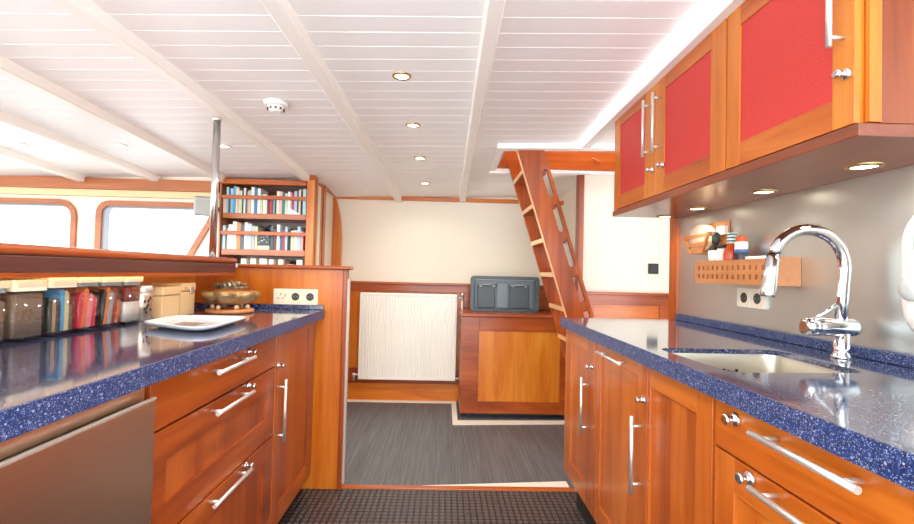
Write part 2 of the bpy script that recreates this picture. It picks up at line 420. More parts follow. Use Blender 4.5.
# window wall
YW = 3.60
win1 = rrect(-3.62, -2.80, 1.02, 1.60, .10)
win2 = rpoly([(-2.60, 1.00), (-2.02, 1.00), (-1.66, 1.60), (-2.60, 1.60)], .10)
win3 = rrect(-4.75, -3.95, 1.02, 1.60, .10)
S('wall_windows', MB().plate([(-5.2, -.02), (-1.70, -.02), (-1.70, 1.86), (-5.2, 1.76)], [win1, rpoly([(-2.60, 1.00), (-2.06, 1.00), (-1.73, 1.60), (-2.60, 1.60)], .08), win3], 0, .08, XZ(YW)), cream_wall, 'cream window wall of the saloon', 'wall')
win2 = rpoly([(-2.60, 1.00), (-2.06, 1.00), (-1.73, 1.60), (-2.60, 1.60)], .08)
def inset(poly, d):
    cx = sum(p[0] for p in poly)/len(poly); cz = sum(p[1] for p in poly)/len(poly)
    out = []
    N = len(poly)
    for i in range(N):
        a, b, c = Vector(poly[i-1]), Vector(poly[i]), Vector(poly[(i+1) % N])
        t = ((c-b).normalized()+(b-a).normalized()); t = t.normalized() if t.length > 1e-6 else (c-b).normalized()
        nrm = Vector((-t.y, t.x))
        if nrm.dot(Vector((cx, cz))-b) < 0: nrm = -nrm
        out.append(tuple(b+nrm*d))
    return out
for n, (w, lab) in enumerate(((win1, 'overexposed rounded window farther from the chrome pole'), (win2, 'overexposed window with a slanting end beside the chrome pole'), (win3, 'rounded window at the far end of the saloon wall')), 1):
    e = bpy.data.objects.new('window_%d' % n, None); COL.objects.link(e)
    b_ = Vector((sum(p[0] for p in w)/len(w), YW, 1.0)); e.location = b_; ORG[e.name] = b_
    e['kind'] = 'structure'; e['label'] = lab; e['category'] = 'window'
    MB().plate(inset(w, -.028), [inset(w, .012)], -.02, .06, XZ(YW)).build('window_frame', oak['x'], e)
    MB().plate(inset(w, .012), [inset(w, .024)], .0, .06, XZ(YW)).build('window_seal', plain('window_seal_grey', (150, 156, 164), .5) if n == 1 else bpy.data.materials['window_seal_grey'], e)
    MB().plate(inset(w, .02), [], .045, .05, XZ(YW)).build('window_pane', pane_glass, e)
S('trim_21', MB().box(-5.2, -1.71, YW-.05, YW, 1.705, 1.79, .004), oak['x'], 'broad wooden beam along the top of the window wall', 'beam')
S('trim_22', MB().box(-5.2, -1.71, YW-.035, YW, 1.655, 1.705, .003), plain('pale_cornice', (238, 206, 158), .5), 'pale ledge under the broad wooden window beam', 'ledge')

S('wall_added_end', MB().plate([(.2, -.02), (YW+.08, -.02), (YW+.08, 1.86), (.2, 1.86)], [rrect(.4, 1.75, .70, 1.68, .1), rrect(1.95, 3.5, .70, 1.68, .1)], -.04, 0, YZ(-5.2)), cream_wall)  # unseen wall added to hold back daylight; openings sized for the ceiling brightness
# galley end partition and bar
endwood = wood('end_panel_cherry', (176, 82, 16), (204, 107, 24), (220, 132, 40), axis='z')
S('wall_bar_end', MB().box(-1.45, -.535, 2.50, 2.54, 0, 1.15, .002), endwood, 'golden wooden end partition carrying the triple socket', 'partition')
S('trim_23', MB().box(-.536, -.515, 2.488, 2.55, 0, 1.15, .004), redwood['z'], 'wooden corner post at the free end of the partition', 'post')
S('trim_24', MB().box(-1.08, -.495, 2.47, 2.57, 1.148, 1.168, .007), redwood['x'], 'wooden cap rail on top of the end partition', 'cap rail')
S('trim_25', MB().box(-.515, -.506, 2.515, 2.545, .02, 1.10), plain('aluminium_edge', (206, 196, 184), .4, .3), 'thin pale edging on the partition post', 'edging')
S('wall_bar_back', MB().box(-1.345, -1.305, .30, 2.50, 0, 1.12), golden['y'], 'golden wooden back panel behind the storage jars', 'wall panel')
bar = thing('bar_top', 'long mahogany raised bar ledge above the storage jars', 'bar ledge', (-1.3, 1.4, 1.12))
MB().box(-1.60, -1.085, .30, 2.468, 1.122, 1.168, .004).build('ledge_board', mahog['y'], bar)
MB().box(-1.094, -1.087, .30, 2.468, 1.108, 1.1215).box(-1.102, -1.094, .30, 2.468, 1.108, 1.1105).build('light_lip', redwood['y'], bar)
MB().box(-1.62, -1.075, .30, 2.468, 1.168, 1.196, .012, 3).build('ledge_moulding', redwood['y'], bar, label='redder rounded moulding on the front edge')
led = MB().box(-1.0975, -1.0945, .35, 2.45, 1.112, 1.121).build('led_strip', led_glow)
tag(led, 'warm glowing light strip tucked under the raised bar ledge', 'light strip')

# ================================================================ CABINET HELPERS (fronts face along x)
def front_panel(mb_args, wood_, wood_p, parent, sx, x, y0, y1, z0, z1, py0, py1, pz0, pz1, name='door', th=.02, panelmat=None, rec=.007, frame_axis='z', rail=None):
    """framed door: outer face at x, body extends away from the aisle (direction sx)"""
    xo, xi = x, x+sx*th
    d = MB()
    d.box(xo, xi, y0, py0, z0, z1, .0015); d.box(xo, xi, py1, y1, z0, z1, .0015)
    d.box(xi-sx*.004, xi, y0, y1, z0, z1)
    dd = d.build(name, wood_[frame_axis], parent)
    rw = (rail or wood_)['y']
    xr = xi-sx*.0042
    MB().box(xo, xr, py0, py1, z0, pz0, .0015).build('rail', rw, dd); MB().box(xo, xr, py0, py1, pz1, z1, .0015).build('rail', rw, dd)
    MB().box(xo+sx*rec, xi-sx*.0045, py0, py1, pz0, pz1).build('door_panel' if name == 'door' else 'drawer_panel', panelmat or wood_p['z'], dd)
    return dd
def bar_handle(parent, sx, x, a, b, vertical, fixed, off=.033, r=.0062, posts=.03):
    """bar handle standing off the face at x; runs a..b along z (vertical) or y"""
    mb = MB(); xh = x-sx*off
    P = (lambda q, xx: (xx, fixed, q)) if vertical else (lambda q, xx: (xx, q, fixed))
    mb.cyl(P(a, xh), P(b, xh), r)
    for q in (a+posts, b-posts): mb.cyl(P(q, x+sx*.002), P(q, xh), r*.72, k=12)
    return mb.build('handle', satin, parent)
def lock(parent, sx, x, y, z, r=.0125, key=True):
    mb = MB()
    mb.lathe((x+sx*.001, y, z), [(r*.9, 0), (r, .003), (r, .007), (r*.8, .0095), (r*.5, .010), (r*.45, .018), (r*.75, .021), (r*.8, .027), (r*.55, .0295)], axis=(-sx, 0, 0), k=20)
    return mb.build('lock_knob', chrome, parent)

# ---------------- right base cabinets (face x = .61, body towards +x)
RX = .61
def base_body(t, sx, x, y0, y1, wood_, kick0=.10, depth=.55, zb=.17, top=.888):
    mb = MB()
    xb = x+sx*.021
    mb.box(xb, xb+sx*depth, y0, y1, zb, top)
    o = mb.build('carcass', wood_['z'], t)
    MB().box(xb+sx*.05, xb+sx*depth, y0+.002, y1-.002, 0, zb).build('plinth', dark_gap, t)
    return o
t = thing('base_cabinet', 'narrow cherry base cabinet at the end of the sink worktop by the ladder', 'cabinet', (.9, 2.11, 0), 'cherry base cabinets under the sink worktop')
base_body(t, 1, RX, 1.872, 2.345, cherry)
d = front_panel(None, cherry, cherry, t, 1, RX, 1.876, 2.335, .19, .884, 1.975, 2.225, .272, .828)
bar_handle(d, 1, RX, .492, .728, True, 1.945); lock(d, 1, RX, 1.905, .779)
t = thing('sink_cabinet', 'double-door cherry base cabinet directly beneath the steel sink', 'cabinet', (.9, 1.46, 0), 'cherry base cabinets under the sink worktop')
base_body(t, 1, RX, 1.047, 1.870, cherry, top=.70)
MB().box(RX+.021, RX+.036, 1.047, 1.87, .70, .888).build('top_rail', cherry['y'], t)
d = front_panel(None, cherry, cherry, t, 1, RX, 1.392, 1.866, .19, .884, 1.47, 1.808, .266, .842)
bar_handle(d, 1, RX, .494, .727, True, 1.42); lock(d, 1, RX, 1.408, .780)
h = bar_handle(d, 1, RX, 1.53, 1.765, False, .862, r=.005)
h.name = 'towel_rail'
d = front_panel(None, cherry, cherry, t, 1, RX, 1.052, 1.388, .19, .884, 1.12, 1.372, .266, .826)
t = thing('drawer_cabinet', 'cherry drawer unit nearest the camera under the sink worktop', 'cabinet', (.9, .75, 0), 'cherry base cabinets under the sink worktop')
base_body(t, 1, RX, .45, 1.045, cherry)
d = MB().box(RX, RX+.02, .455, 1.04, .782, .884, .0015).build('drawer', cherry['y'], t)
bar_handle(d, 1, RX, .641, .873, False, .862); lock(d, 1, RX, .962, .860, .0145)
d = front_panel(None, cherry, cherry, t, 1, RX, .455, 1.04, .19, .777, .53, .97, .27, .705, name='drawer')
bar_handle(d, 1, RX, .641, .873, False, .760); lock(d, 1, RX, .915, .760, .0145)

# worktop with sink cut-out
sinkpoly = [(.64, 1.405), (1.01, 1.412), (1.0, 1.08), (.655, 1.055)]
sink_hole = rpoly(sinkpoly, .05, 6)
wt = thing('worktop', 'speckled blue composite worktop with the steel sink and tap', 'worktop', (.9, 1.4, .893), 'speckled blue worktops')
MB().plate([(.588, .40), (1.188, .40), (1.188, 2.352), (.588, 2.352)], [sink_hole], 0, .014, XY(.923)).box(.588, .606, .40, 2.352, .893, .923).box(.606, 1.188, 2.335, 2.352, .893, .923).build('worktop_slab', counter, wt)
MB().box(.5855, .5885, .40, 2.353, .892, .9365, .001).build('front_edge', counter_edge, wt)
MB().box(1.168, 1.1885, .40, 2.352, .9372, .968, .003).build('upstand', counter_edge, wt)
# sink
sk = thing('sink', 'rounded stainless steel sink let into the blue worktop', 'sink', (.82, 1.24, .75))
def basin():
    mb = MB(); c = Vector((.825, 1.24)); rows = []
    for sc_, z in ((1.0, .9225), (.985, .905), (.96, .80), (.93, .762), (.86, .752)):
        rows.append([mb.bm.verts.new((c.x+(u-c.x)*sc_, c.y+(v-c.y)*sc_, z)) for u, v in sink_hole])
    mb.skin(rows, cap0=False, cap1=True)
    for f in mb.bm.faces:
        if len(f.verts) > 4: f.smooth = False
    outer = [[mb.bm.verts.new((c.x+(u-c.x)*s_, c.y+(v-c.y)*s_, z)) for u, v in sink_hole] for s_, z in ((1.0, .9222), (1.035, .9222), (1.03, .915), (.99, .745))]
    mb.skin(outer, cap0=False, cap1=True)
    return mb
MB_b = basin(); MB_b.build('basin', steel_sink, sk)
mb = MB()
for k in range(7): mb.box(.79+k*.0125, .797+k*.0125, 1.372, 1.3765, .865+(k % 2)*.003, .884-(k % 3)*.003)
mb.build('overflow_slots', dark_gap, sk, label='dark overflow slots in the sink wall')
MB().lathe((.83, 1.23, .7525), [(.038, 0), (.040, .003), (.034, .004), (.012, .002)], k=24).build('drain', chrome, sk)
# tap
tp = thing('mixer_tap', 'tall chrome swan-neck mixer tap behind the sink', 'tap', (1.11, 1.287, .937))
MB().lathe((1.11, 1.287, .937), [(.026, 0), (.026, .005), (.021, .010), (.0195, .02), (.0195, .075)]).build('base', chrome, tp)
MB().lathe((1.0, 1.287, 1.022), [(.016, 0), (.023, .004), (.0245, .02), (.025, .03), (.0225, .034), (.025, .038), (.025, .14), (.022, .15), (.012, .153)], axis=(1, 0, 0), k=24).build('valve_body', chrome, tp)
MB().tube([(1.026, 1.285, 1.038), (1.046, 1.272, 1.060), (1.070, 1.255, 1.086)], [.0066, .006, .0054], 12).build('lever', chrome, tp)
neck = [(1.108, 1.287, 1.03), (1.112, 1.287, 1.11), (1.1175, 1.287, 1.18)]
cx_, cz_, rr_ = 1.0135, 1.188, .1045
for i in range(0, 15): 
    a = math.radians(i*11.6); neck.append((cx_+rr_*math.cos(a), 1.287, cz_+rr_*math.sin(a)))
MB().tube(neck, .0158, 18).build('swan_neck', chrome, tp)
ex = Vector(neck[-1]); dv = Vector((-.13, 0, -.99)).normalized()
e0 = ex; e1 = ex+dv*.118
MB().tube([e0, e0+dv*.01, e0+dv*.011, e1-dv*.005, e1], [.0165, .0165, .0178, .0195, .018], 18).build('spray_head', plain('spray_chrome', (222, 224, 226), .16, 1.0), tp)

# ---------------- left base cabinets (face x = -.655, body towards -x)
LX = -.655
t = thing('dishwasher', 'built-in appliance with a brushed steel front beside the drawer unit', 'dishwasher', (-.95, .76, 0))
MB().box(LX-.022, LX-.6, .45, 1.068, .10, .888).build('body', dark_gap, t)
MB().box(LX-.004, LX-.021, .452, 1.066, .844, .888, .001).build('fascia', steel_front, t)
d = MB().box(LX+.02, LX+.004, .452, 1.068, .10, .853, .002).build('door', steel_front, t)
MB().box(LX+.0212, LX+.013, .452, 1.068, .8515, .8575, .001).build('door_edge', satin, d)
MB().box(LX-.06, LX-.6, .455, 1.066, 0, .10).build('plinth', dark_gap, t)
LW = redwood
t = thing('drawer_cabinet', 'red-brown cherry three-drawer unit next to the steel appliance', 'cabinet', (-.95, 1.47, 0), 'cherry base cabinets opposite the sink')
base_body(t, -1, LX, 1.076, 1.862, LW, zb=.09)
d = MB().box(LX, LX-.02, 1.08, 1.860, .768, .884, .0015).build('drawer', LW['y'], t)
bar_handle(d, -1, LX, 1.333, 1.582, False, .853); lock(d, -1, LX, 1.606, .866, .011)
d = front_panel(None, LW, LW, t, -1, LX, 1.08, 1.860, .503, .762, 1.152, 1.778, .584, .686, name='drawer', frame_axis='y')
bar_handle(d, -1, LX, 1.333, 1.582, False, .739); lock(d, -1, LX, 1.606, .752, .011)
d = front_panel(None, LW, LW, t, -1, LX, 1.08, 1.860, .11, .497, 1.152, 1.778, .19, .425, name='drawer', frame_axis='y')
bar_handle(d, -1, LX, 1.333, 1.582, False, .484); lock(d, -1, LX, 1.606, .499-.012, .011)
t = thing('base_cabinet', 'red-brown cherry cabinet with one tall door beside the end partition', 'cabinet', (-.95, 2.15, 0), 'cherry base cabinets opposite the sink')
base_body(t, -1, LX, 1.866, 2.497, LW, zb=.09)
d = front_panel(None, LW, LW, t, -1, LX, 1.870, 2.40, .11, .884, 1.955, 2.335, .19, .86)
bar_handle(d, -1, LX, .457, .708, True, 1.896); lock(d, -1, LX, 1.888, .764, .011)
wt = thing('worktop', 'speckled blue composite worktop under the storage jars and white plate', 'worktop', (-.95, 1.4, .893), 'speckled blue worktops')
MB().box(-1.302, -.628, .40, 2.497, .893, .937, .003).build('worktop_slab', counter, wt)
MB().box(-.6285, -.6255, .40, 2.486, .892, .9365, .001).build('front_edge', counter_edge, wt)
MB().box(-1.302, -.632, 2.472, 2.497, .9372, .962, .003).build('upstand', counter, wt)

# ================================================================ WALL UNITS
UX = .85
def wall_unit(label, y0, y1, doors, near_side=False):
    t = thing('wall_cabinet', label, 'cabinet', (1.02, (y0+y1)/2, 1.48), 'cherry wall cabinets with red panels')
    MB().box(UX+.021, 1.188, y0, y1, 1.481, 1.975).build('carcass', cherry['z'], t)
    for (a, b, p0, p1, hy, h0, h1, ky) in doors:
        d = front_panel(None, upper, None, t, 1, UX, a, b, 1.483, 1.973, p0, p1, 1.550, 1.896, panelmat=red_panel, rec=.004, rail=cherry)
        bar_handle(d, 1, UX, h0, h1, True, hy, posts=.022); lock(d, 1, UX, ky, 1.593, .0125)
    if near_side:
        s_ = MB().box(UX+.022, UX+.048, y0-.012, y0, 1.483, 1.973, .0015).build('side_stile', upper['z'], t)
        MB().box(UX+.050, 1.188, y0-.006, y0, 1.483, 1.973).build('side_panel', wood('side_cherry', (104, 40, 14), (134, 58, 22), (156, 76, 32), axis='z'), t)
    return t
wall_unit('two-door wall cabinet with red panels nearer the ladder', 1.413, 2.368,
          [(1.906, 2.364, 1.998, 2.292, 1.945, 1.652, 1.892, 1.916), (1.416, 1.902, 1.497, 1.818, 1.852, 1.650, 1.892, 1.824)])
wall_unit('single-door wall cabinet with a big red panel above the tap', .957, 1.411,
          [(.958, 1.408, 1.015, 1.345, .985, 1.655, 1.89, .975)], True)
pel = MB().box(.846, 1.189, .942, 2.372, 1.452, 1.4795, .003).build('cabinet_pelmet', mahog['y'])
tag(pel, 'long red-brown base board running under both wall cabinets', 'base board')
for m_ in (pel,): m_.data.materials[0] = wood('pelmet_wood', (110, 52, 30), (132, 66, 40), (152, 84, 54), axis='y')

def spot(parent, pos, energy, size, blend=.6, col=(1, .92, .8), rad=.03):
    l = bpy.data.lights.new('lamp_light', 'SPOT'); l.energy = energy; l.spot_size = math.radians(size); l.spot_blend = blend
    l.color = col; l.shadow_soft_size = rad
    o = bpy.data.objects.new('lamp_light', l); COL.objects.link(o); o.parent = parent
    o.location = Vector(pos)-ORG[parent.name]
def downlight(label, x, y, z, r, ringmat, group, energy, size, cat='ceiling light'):
    t = thing('ceiling_light' if cat == 'ceiling light' else 'cabinet_light', label, cat, (x, y, z), group)
    MB().lathe((x, y, z-.0055), [(r*.70, .004), (r*.74, .0), (r*.95, .001), (r, .005), (r, .012)], k=28).build('ring', ringmat, t)
    MB().lathe((x, y, z-.0025), [(r*.70, 0), (r*.70, .006)], k=24).build('bulb', lamp_glow, t)
    spot(t, (x, y, z-.02), energy, size)
    return t
g = 'downlights in a row above the radiator'
for lab, x, y in (('recessed downlight closest to the camera in the row over the aisle', -.202, 1.971), ('second recessed downlight back from the camera over the aisle', -.193, 2.544),
                  ('third recessed downlight back from the camera over the aisle', -.186, 3.136), ('recessed downlight nearest the back wall, fourth of its row', -.178, 3.772)):
    downlight(lab, x, y, ceilz(x, y), .041, brass, g, 3 if y > 3.5 else 9, 155)
for lab, y in (('added unseen downlight over the aisle just ahead of the camera', 1.37), ('added unseen downlight over the aisle above the camera', .76)):  # out of view, added to brighten the galley from overhead
    downlight(lab, -.2, y, ceilz(-.2, y), .041, brass, g, 8, 150)
g = 'downlights over the saloon windows'
for lab, x, y in (('recessed downlight above the window farthest from the pole', -2.561, 2.864), ('recessed downlight above the slanting-ended window', -1.985, 2.88), ('small recessed downlight just behind the chrome pole', -1.371, 2.897)):
    downlight(lab, x, y, ceilz(x, y), .04, white_plastic, g, 9, 155)
g = 'lights under the wall cabinets'
for lab, y in (('oval-looking light under the cabinets nearest the camera', 1.19), ('light under the cabinets above the tap spout', 1.575), ('light under the cabinets above the spice rack', 2.0), ('light under the cabinets nearest the wooden post', 2.30)):
    downlight(lab, 1.083, y, 1.452, .042, brass, g, 1.3, 140, 'cabinet light')

# ================================================================ LADDER AND HATCH
lad = thing('ladder', 'red-brown wooden companionway ladder with slotted sides under the hatch', 'ladder', (.9, 3.1, 0))
def lx(z): return .426+(1.927-z)*.3195      # front edge of the near side board
def side(y0, y1, ztop, slots, w=.168):
    zt = ztop
    outer = [(lx(zt), zt), (lx(0), 0), (lx(0)+w, 0), (lx(zt)+w, zt)]
    holes = []
    if slots:
        for (xa, za, xb, zb) in slots:
            a, b = Vector((xa, za)), Vector((xb, zb)); dd = (b-a).normalized(); n = Vector((-dd.y, dd.x)); hw = .0185
            L = []
            for i in range(9):
                th = math.radians(180*i/8); L.append(tuple(a+n*hw*math.cos(th)-dd*hw*math.sin(th)))
            for i in range(9):
                th = math.radians(180+180*i/8); L.append(tuple(b+n*hw*math.cos(th)-dd*hw*math.sin(th)))
            holes.append(L)
    return MB().plate(outer, holes, 0, y1-y0, XZ(y0))
SL = []
for k in range(6):
    zc = 1.716-.2165*k
    xa = lx(zc+.066)+.150; xb = lx(zc-.066)+.150
    SL.append((xa-.018, zc+.066, xb-.018, zc-.066))
SL = [(a-.003, za, b-.003, zb) for a, za, b, zb in SL]
side(2.88, 2.912, 1.945, SL).build('side_board', redwood['z'], lad)
side(3.29, 3.32, 1.93, []).build('side_board', redwood['z'], lad)
for k in range(9):
    z = 1.80-.2125*k
    x0 = lx(z)
    MB().box(x0+.002, x0+.150, 2.911, 3.291, z-.026, z, .003).build('tread', redwood['y'], lad)
    MB().box(x0-.003, x0+.004, 2.912, 3.29, z-.028, z+.001, .001).build('tread_nosing', treadw, lad, label='pale wooden nosing') if k < 6 else None
# highlight on the near board's front edge, put in as paler wood
MB().plate([(lx(1.945)-.004, 1.945), (lx(0)-.004, 0), (lx(0)+.001, 0), (lx(1.945)+.001, 1.945)], [], 0, .032, XZ(2.88)).build('edge_highlight', treadw, lad, label='pale strip standing for the front edge highlight')
hz = 1.93
def hatch_flange():
    mb = MB()
    def slab(x0, x1, y0, y1, d=.03):
        vs = []
        for (x, y) in ((x0, y0), (x1, y0), (x1, y1), (x0, y1)):
            vs.append((x, y))
        lo = [mb.bm.verts.new((x, y, ceilz(x, y)-d)) for x, y in vs]; up = [mb.bm.verts.new((x, y, ceilz(x, y)+.002)) for x, y in vs]
        mb.bm.faces.new(list(reversed(lo))); mb.bm.faces.new(up)
        for i in range(4): mb.bm.faces.new((lo[i], lo[(i+1) % 4], up[(i+1) % 4], up[i]))
    slab(HX0-.045, 1.5, HY0-.055, HY0); slab(HX0-.045, HX0, HY0, HY1); slab(HX0-.045, 1.5, HY1, HY1+.045, .045); slab(HX1, 1.5, HY0, HY1)
    return mb
hat = thing('hatch_frame', 'white-edged deck hatch opening with a wooden shaft above the ladder', 'hatch', (.75, 3.1, 1.9))
hatch_flange().build('flange', white_paint, hat)
mb = MB()
mb.box(HX0, HX1, HY1-.02, HY1, 1.90, 2.25).box(HX0, HX1, HY0, HY0+.012, 1.925, 2.25).box(HX0, HX0+.012, HY0+.012, HY1-.02, 1.905, 2.25).box(HX1-.012, HX1, HY0+.012, HY1-.02, 1.93, 2.25)
mb.build('shaft_boards', redwood['x'], hat)
MB().cyl((1.03, HY1-.035, 1.985), (1.09, HY1-.035, 1.955), .006).build('hook', cherry['x'], hat)

# ================================================================ BACK OF THE SALOON
rd = thing('radiator', 'white ribbed panel radiator on the back wall', 'radiator', (-.31, 4.15, .19))
def rad_panel():
    mb = MB(); x0, x1 = -.735, .112; z0, z1 = .20, .955; n = 33; yb = 4.125; bm = mb.bm
    prof = []
    pw = (x1-x0)/n
    for i in range(n):
        a = x0+i*pw
        prof += [(a, yb), (a+pw*.52, yb), (a+pw*.64, yb+.015), (a+pw*.88, yb+.015)]
    prof.append((x1, yb))
    lo = [bm.verts.new((x, y, z0+.02)) for x, y in prof]; hi = [bm.verts.new((x, y, z1-.02)) for x, y in prof]
    for i in range(len(prof)-1): bm.faces.new((lo[i], lo[i+1], hi[i+1], hi[i]))
    mb.box(x0, x1, yb+.016, yb+.022, z0, z1)
    mb.box(x0, x1, yb-.001, yb+.012, z1-.022, z1, .003).box(x0, x1, yb-.001, yb+.012, z0, z0+.022, .003)
    mb.box(x0, x0+.008, yb-.001, yb+.02, z0, z1, .002).box(x1-.008, x1, yb-.001, yb+.02, z0, z1, .002)
    return mb
rad_panel().build('ribbed_panel', enamel, rd)
mb = MB().box(-.735, -.727, 4.14, 4.19, .22, .945).box(.104, .112, 4.14, 4.19, .22, .945)
for k in range(28): mb.box(-.727+k*.0297, -.715+k*.0297, 4.147, 4.19, .94, .952)
mb.build('top_grille', enamel, rd)
for x in (-.6, -.02): MB().box(x-.01, x+.01, 4.16, 4.216, .3, .9).build('wall_bracket', greyp, rd)
mb = MB().cyl((.112, 4.155, .925), (.158, 4.155, .925), .008).lathe((.158, 4.155, .905), [(.012, 0), (.013, .015), (.013, .03), (.017, .032), (.018, .06), (.014, .066)], k=16)
mb.build('valve', satin, rd)
MB().cyl((.158, 4.155, .20), (.158, 4.155, .905), .009).cyl((.112, 4.155, .215), (.158, 4.155, .215), .008).build('supply_pipe', cream_plastic, rd)
MB().lathe((-.79, 4.155, .235), [(.010, 0), (.014, .004), (.014, .022), (.009, .026), (.009, .05), (.012, .052), (.012, .06)], axis=(1, 0, 0), k=16).cyl((-.775, 4.155, .186), (-.775, 4.155, .235), .008).build('drain_valve', satin, rd)

# panelled chest in front of the wainscot
ch = thing('wooden_chest', 'low panelled wooden chest standing by the ladder', 'chest', (.56, 3.95, 0))
CF = 3.73
mb = MB().box(.142, .282, CF, CF+.022, .04, .80, .002).box(.93, .99, CF, CF+.022, .04, .80, .002).box(.282, .93, CF, CF+.022, .04, .135, .002).box(.282, .93, CF, CF+.022, .69, .80, .002)
mb.build('front_frame', redwood['x'], ch)
MB().box(.275, .937, CF+.007, CF+.02, .128, .697).build('front_panel', golden['z'], ch, label='golden grained front panel')
MB().box(.142, .164, CF+.022, 4.13, .04, .80).box(.968, .99, CF+.022, 4.13, .04, .80).box(.142, .99, 4.11, 4.13, .04, .80).box(.142, .99, CF+.022, 4.13, .04, .06).build('body', redwood['y'], ch)
MB().box(.132, 1.0, CF-.014, 4.135, .80, .828, .008, 3).build('lid', redwood['x'], ch)
MB().box(.20, .97, CF+.06, 4.10, 0, .04).build('plinth', plain('blue_black_plinth', (40, 48, 58), .5), ch)

# dark crate lid standing on the chest
gb = plain('blue_grey_hard_plastic', (112, 128, 138), .3)
gd = plain('dark_blue_grey_plastic', (74, 86, 92), .35)
cr = thing('plastic_case', 'dark blue-grey hard plastic case standing on the wooden chest', 'case', (.52, 4.12, .829))
co = rrect(.225, .822, .829, 1.134, .03, 5); ci = rrect(.258, .79, .85, 1.104, .014, 4)
MB().plate(co, [ci], 0, .06, XZ(4.06)).build('rim', gd, cr)
MB().box(.25, .80, 4.10, 4.12, .842, 1.10).build('shell', gb, cr)
for k, (a, b) in enumerate(((.285, .44), (.565, .735))):
    MB().box(a, b, 4.082, 4.1005, .855, 1.052, .008).build('recessed_panel', gd, cr)
for q in ((.452, .553, .01), (.752, .768, .004), (.262, .274, .004)): MB().box(q[0], q[1], 4.082, 4.1005, .855, 1.078, q[2]).build('rib', gb, cr)
for a in (.37, .65):
    mb = MB()
    for q in range(5): mb.box(a-.07+q*.028, a-.046+q*.028, 4.07, 4.1005, 1.05-(.012 if q in (0, 4) else 0), 1.068-(.010 if q in (0, 4) else 0), .004)
    mb.cyl((a-.08, 4.075, 1.058), (a+.08, 4.075, 1.058), .006)
    mb.build('latch', plain('latch_metal', (150, 158, 160), .35, .6) if a < .5 else bpy.data.materials['latch_metal'], cr)

cr.location = (.52*.972, 4.0, .829); cr.scale = (.972, .972, .972)
# black light switch on the partition
sw = thing('light_switch', 'square black light switch on the cream partition', 'switch', (1.53, PY, 1.21))
MB().box(1.49, 1.566, PY-.012, PY, 1.172, 1.248, .003).build('switch_plate', blackp, sw)
MB().box(1.503, 1.553, PY-.016, PY-.011, 1.185, 1.235, .003).build('rocker', plain('soft_black', (44, 44, 46), .45), sw)

# ================================================================ BOOKCASE
BY = 3.55
S('wall_behind_books', MB().box(-1.75, -1.05, 3.825, 3.86, 0, 1.87), cream_wall)
bc = thing('bookcase', 'tall cherry bookcase filled with books beside the chrome pole', 'bookcase', (-1.35, 3.7, 0))
BX0, BX1 = -1.695, -1.01
mb = MB().box(BX0-.005, BX0+.005, BY+.005, 3.82, 0, 1.80).box(BX1-.046, BX1, BY+.03, 3.82, 0, 1.83)
mb.build('side_panel', shelfwood['z'], bc)
MB().box(BX0, BX1, 3.80, 3.82, 0, 1.82).build('back_panel', mahog['x'], bc)
MB().box(-1.052, -.994, BY-.005, BY+.032, 0, 1.825, .004).build('front_post', upper['z'], bc)
MB().box(-1.06, -.986, BY-.015, BY+.075, 1.818, 1.852, .005).build('post_capital', cherry['x'], bc)
MB().box(-1.012, -.998, 3.62, 3.66, 0, 1.83).box(-1.012, -.998, 3.765, 3.795, 0, 1.83).build('side_moulding', upper['z'], bc)
MB().box(-1.012, -1.003, 3.66, 3.765, .2, 1.80).build('side_inset', cream_wall, bc, label='cream inset between the side mouldings')
MB().box(BX0, -1.055, BY-.01, BY+.05, 1.772, 1.81, .004).box(BX0, -1.055, BY+.05, 3.80, 1.795, 1.81).build('cornice', cherry['x'], bc)
for z0, z1 in ((1.515, 1.555), (1.24, 1.284), (.965, 1.0), (.69, .72), (.40, .43), (.10, .13)):
    MB().box(BX0+.02, -1.055, BY+.004, 3.80, z0, z1, .003).build('shelf', shelfwood['x'], bc)
for z0, z1 in ((1.661, 1.689), (1.392, 1.420)):
    MB().box(BX0+.012, -1.05, BY-.004, BY+.010, z0, z1, .003).build('retaining_rail', cherry['x'], bc)

W_, PB, SB, CR, PK, PG, DG, GR, BR, BE, BL, TE, DR, RE, BK, NA, CM, TN, SL_ = ('white', (240, 240, 236)), ('pale blue', (176, 208, 226)), ('sky blue', (64, 176, 214)), ('cream', (246, 232, 206)), ('pink', (236, 190, 180)), ('pale green', (200, 218, 186)), ('dark green', (40, 84, 76)), ('grey', (176, 182, 180)), ('brown', (112, 84, 74)), ('beige', (214, 190, 172)), ('blue', (66, 122, 170)), ('teal', (40, 136, 150)), ('dark red', (132, 44, 56)), ('red', (206, 66, 66)), ('black', (40, 42, 46)), ('navy', (36, 62, 96)), ('crimson', (202, 44, 92)), ('tan', (216, 150, 98)), ('slate', (84, 102, 116))
def bx(px): return -1.688+(px-220.2)*(.63/87.6)
rowA = []
c1 = [(40, 95, CR, 1.69), (95, 128, PB, 1.752), (128, 160, SL_, 1.745), (160, 200, PB, 1.742), (200, 245, SB, 1.76), (245, 270, CR, 1.753), (270, 295, PK, 1.75), (295, 345, PG, 1.727), (345, 368, DG, 1.748), (368, 400, W_, 1.75), (400, 425, BR, 1.745), (425, 440, GR, 1.72), (440, 488, BE, 1.731), (488, 540, W_, 1.757), (540, 590, BL, 1.75), (590, 638, W_, 1.748), (638, 672, PG, 1.70)]
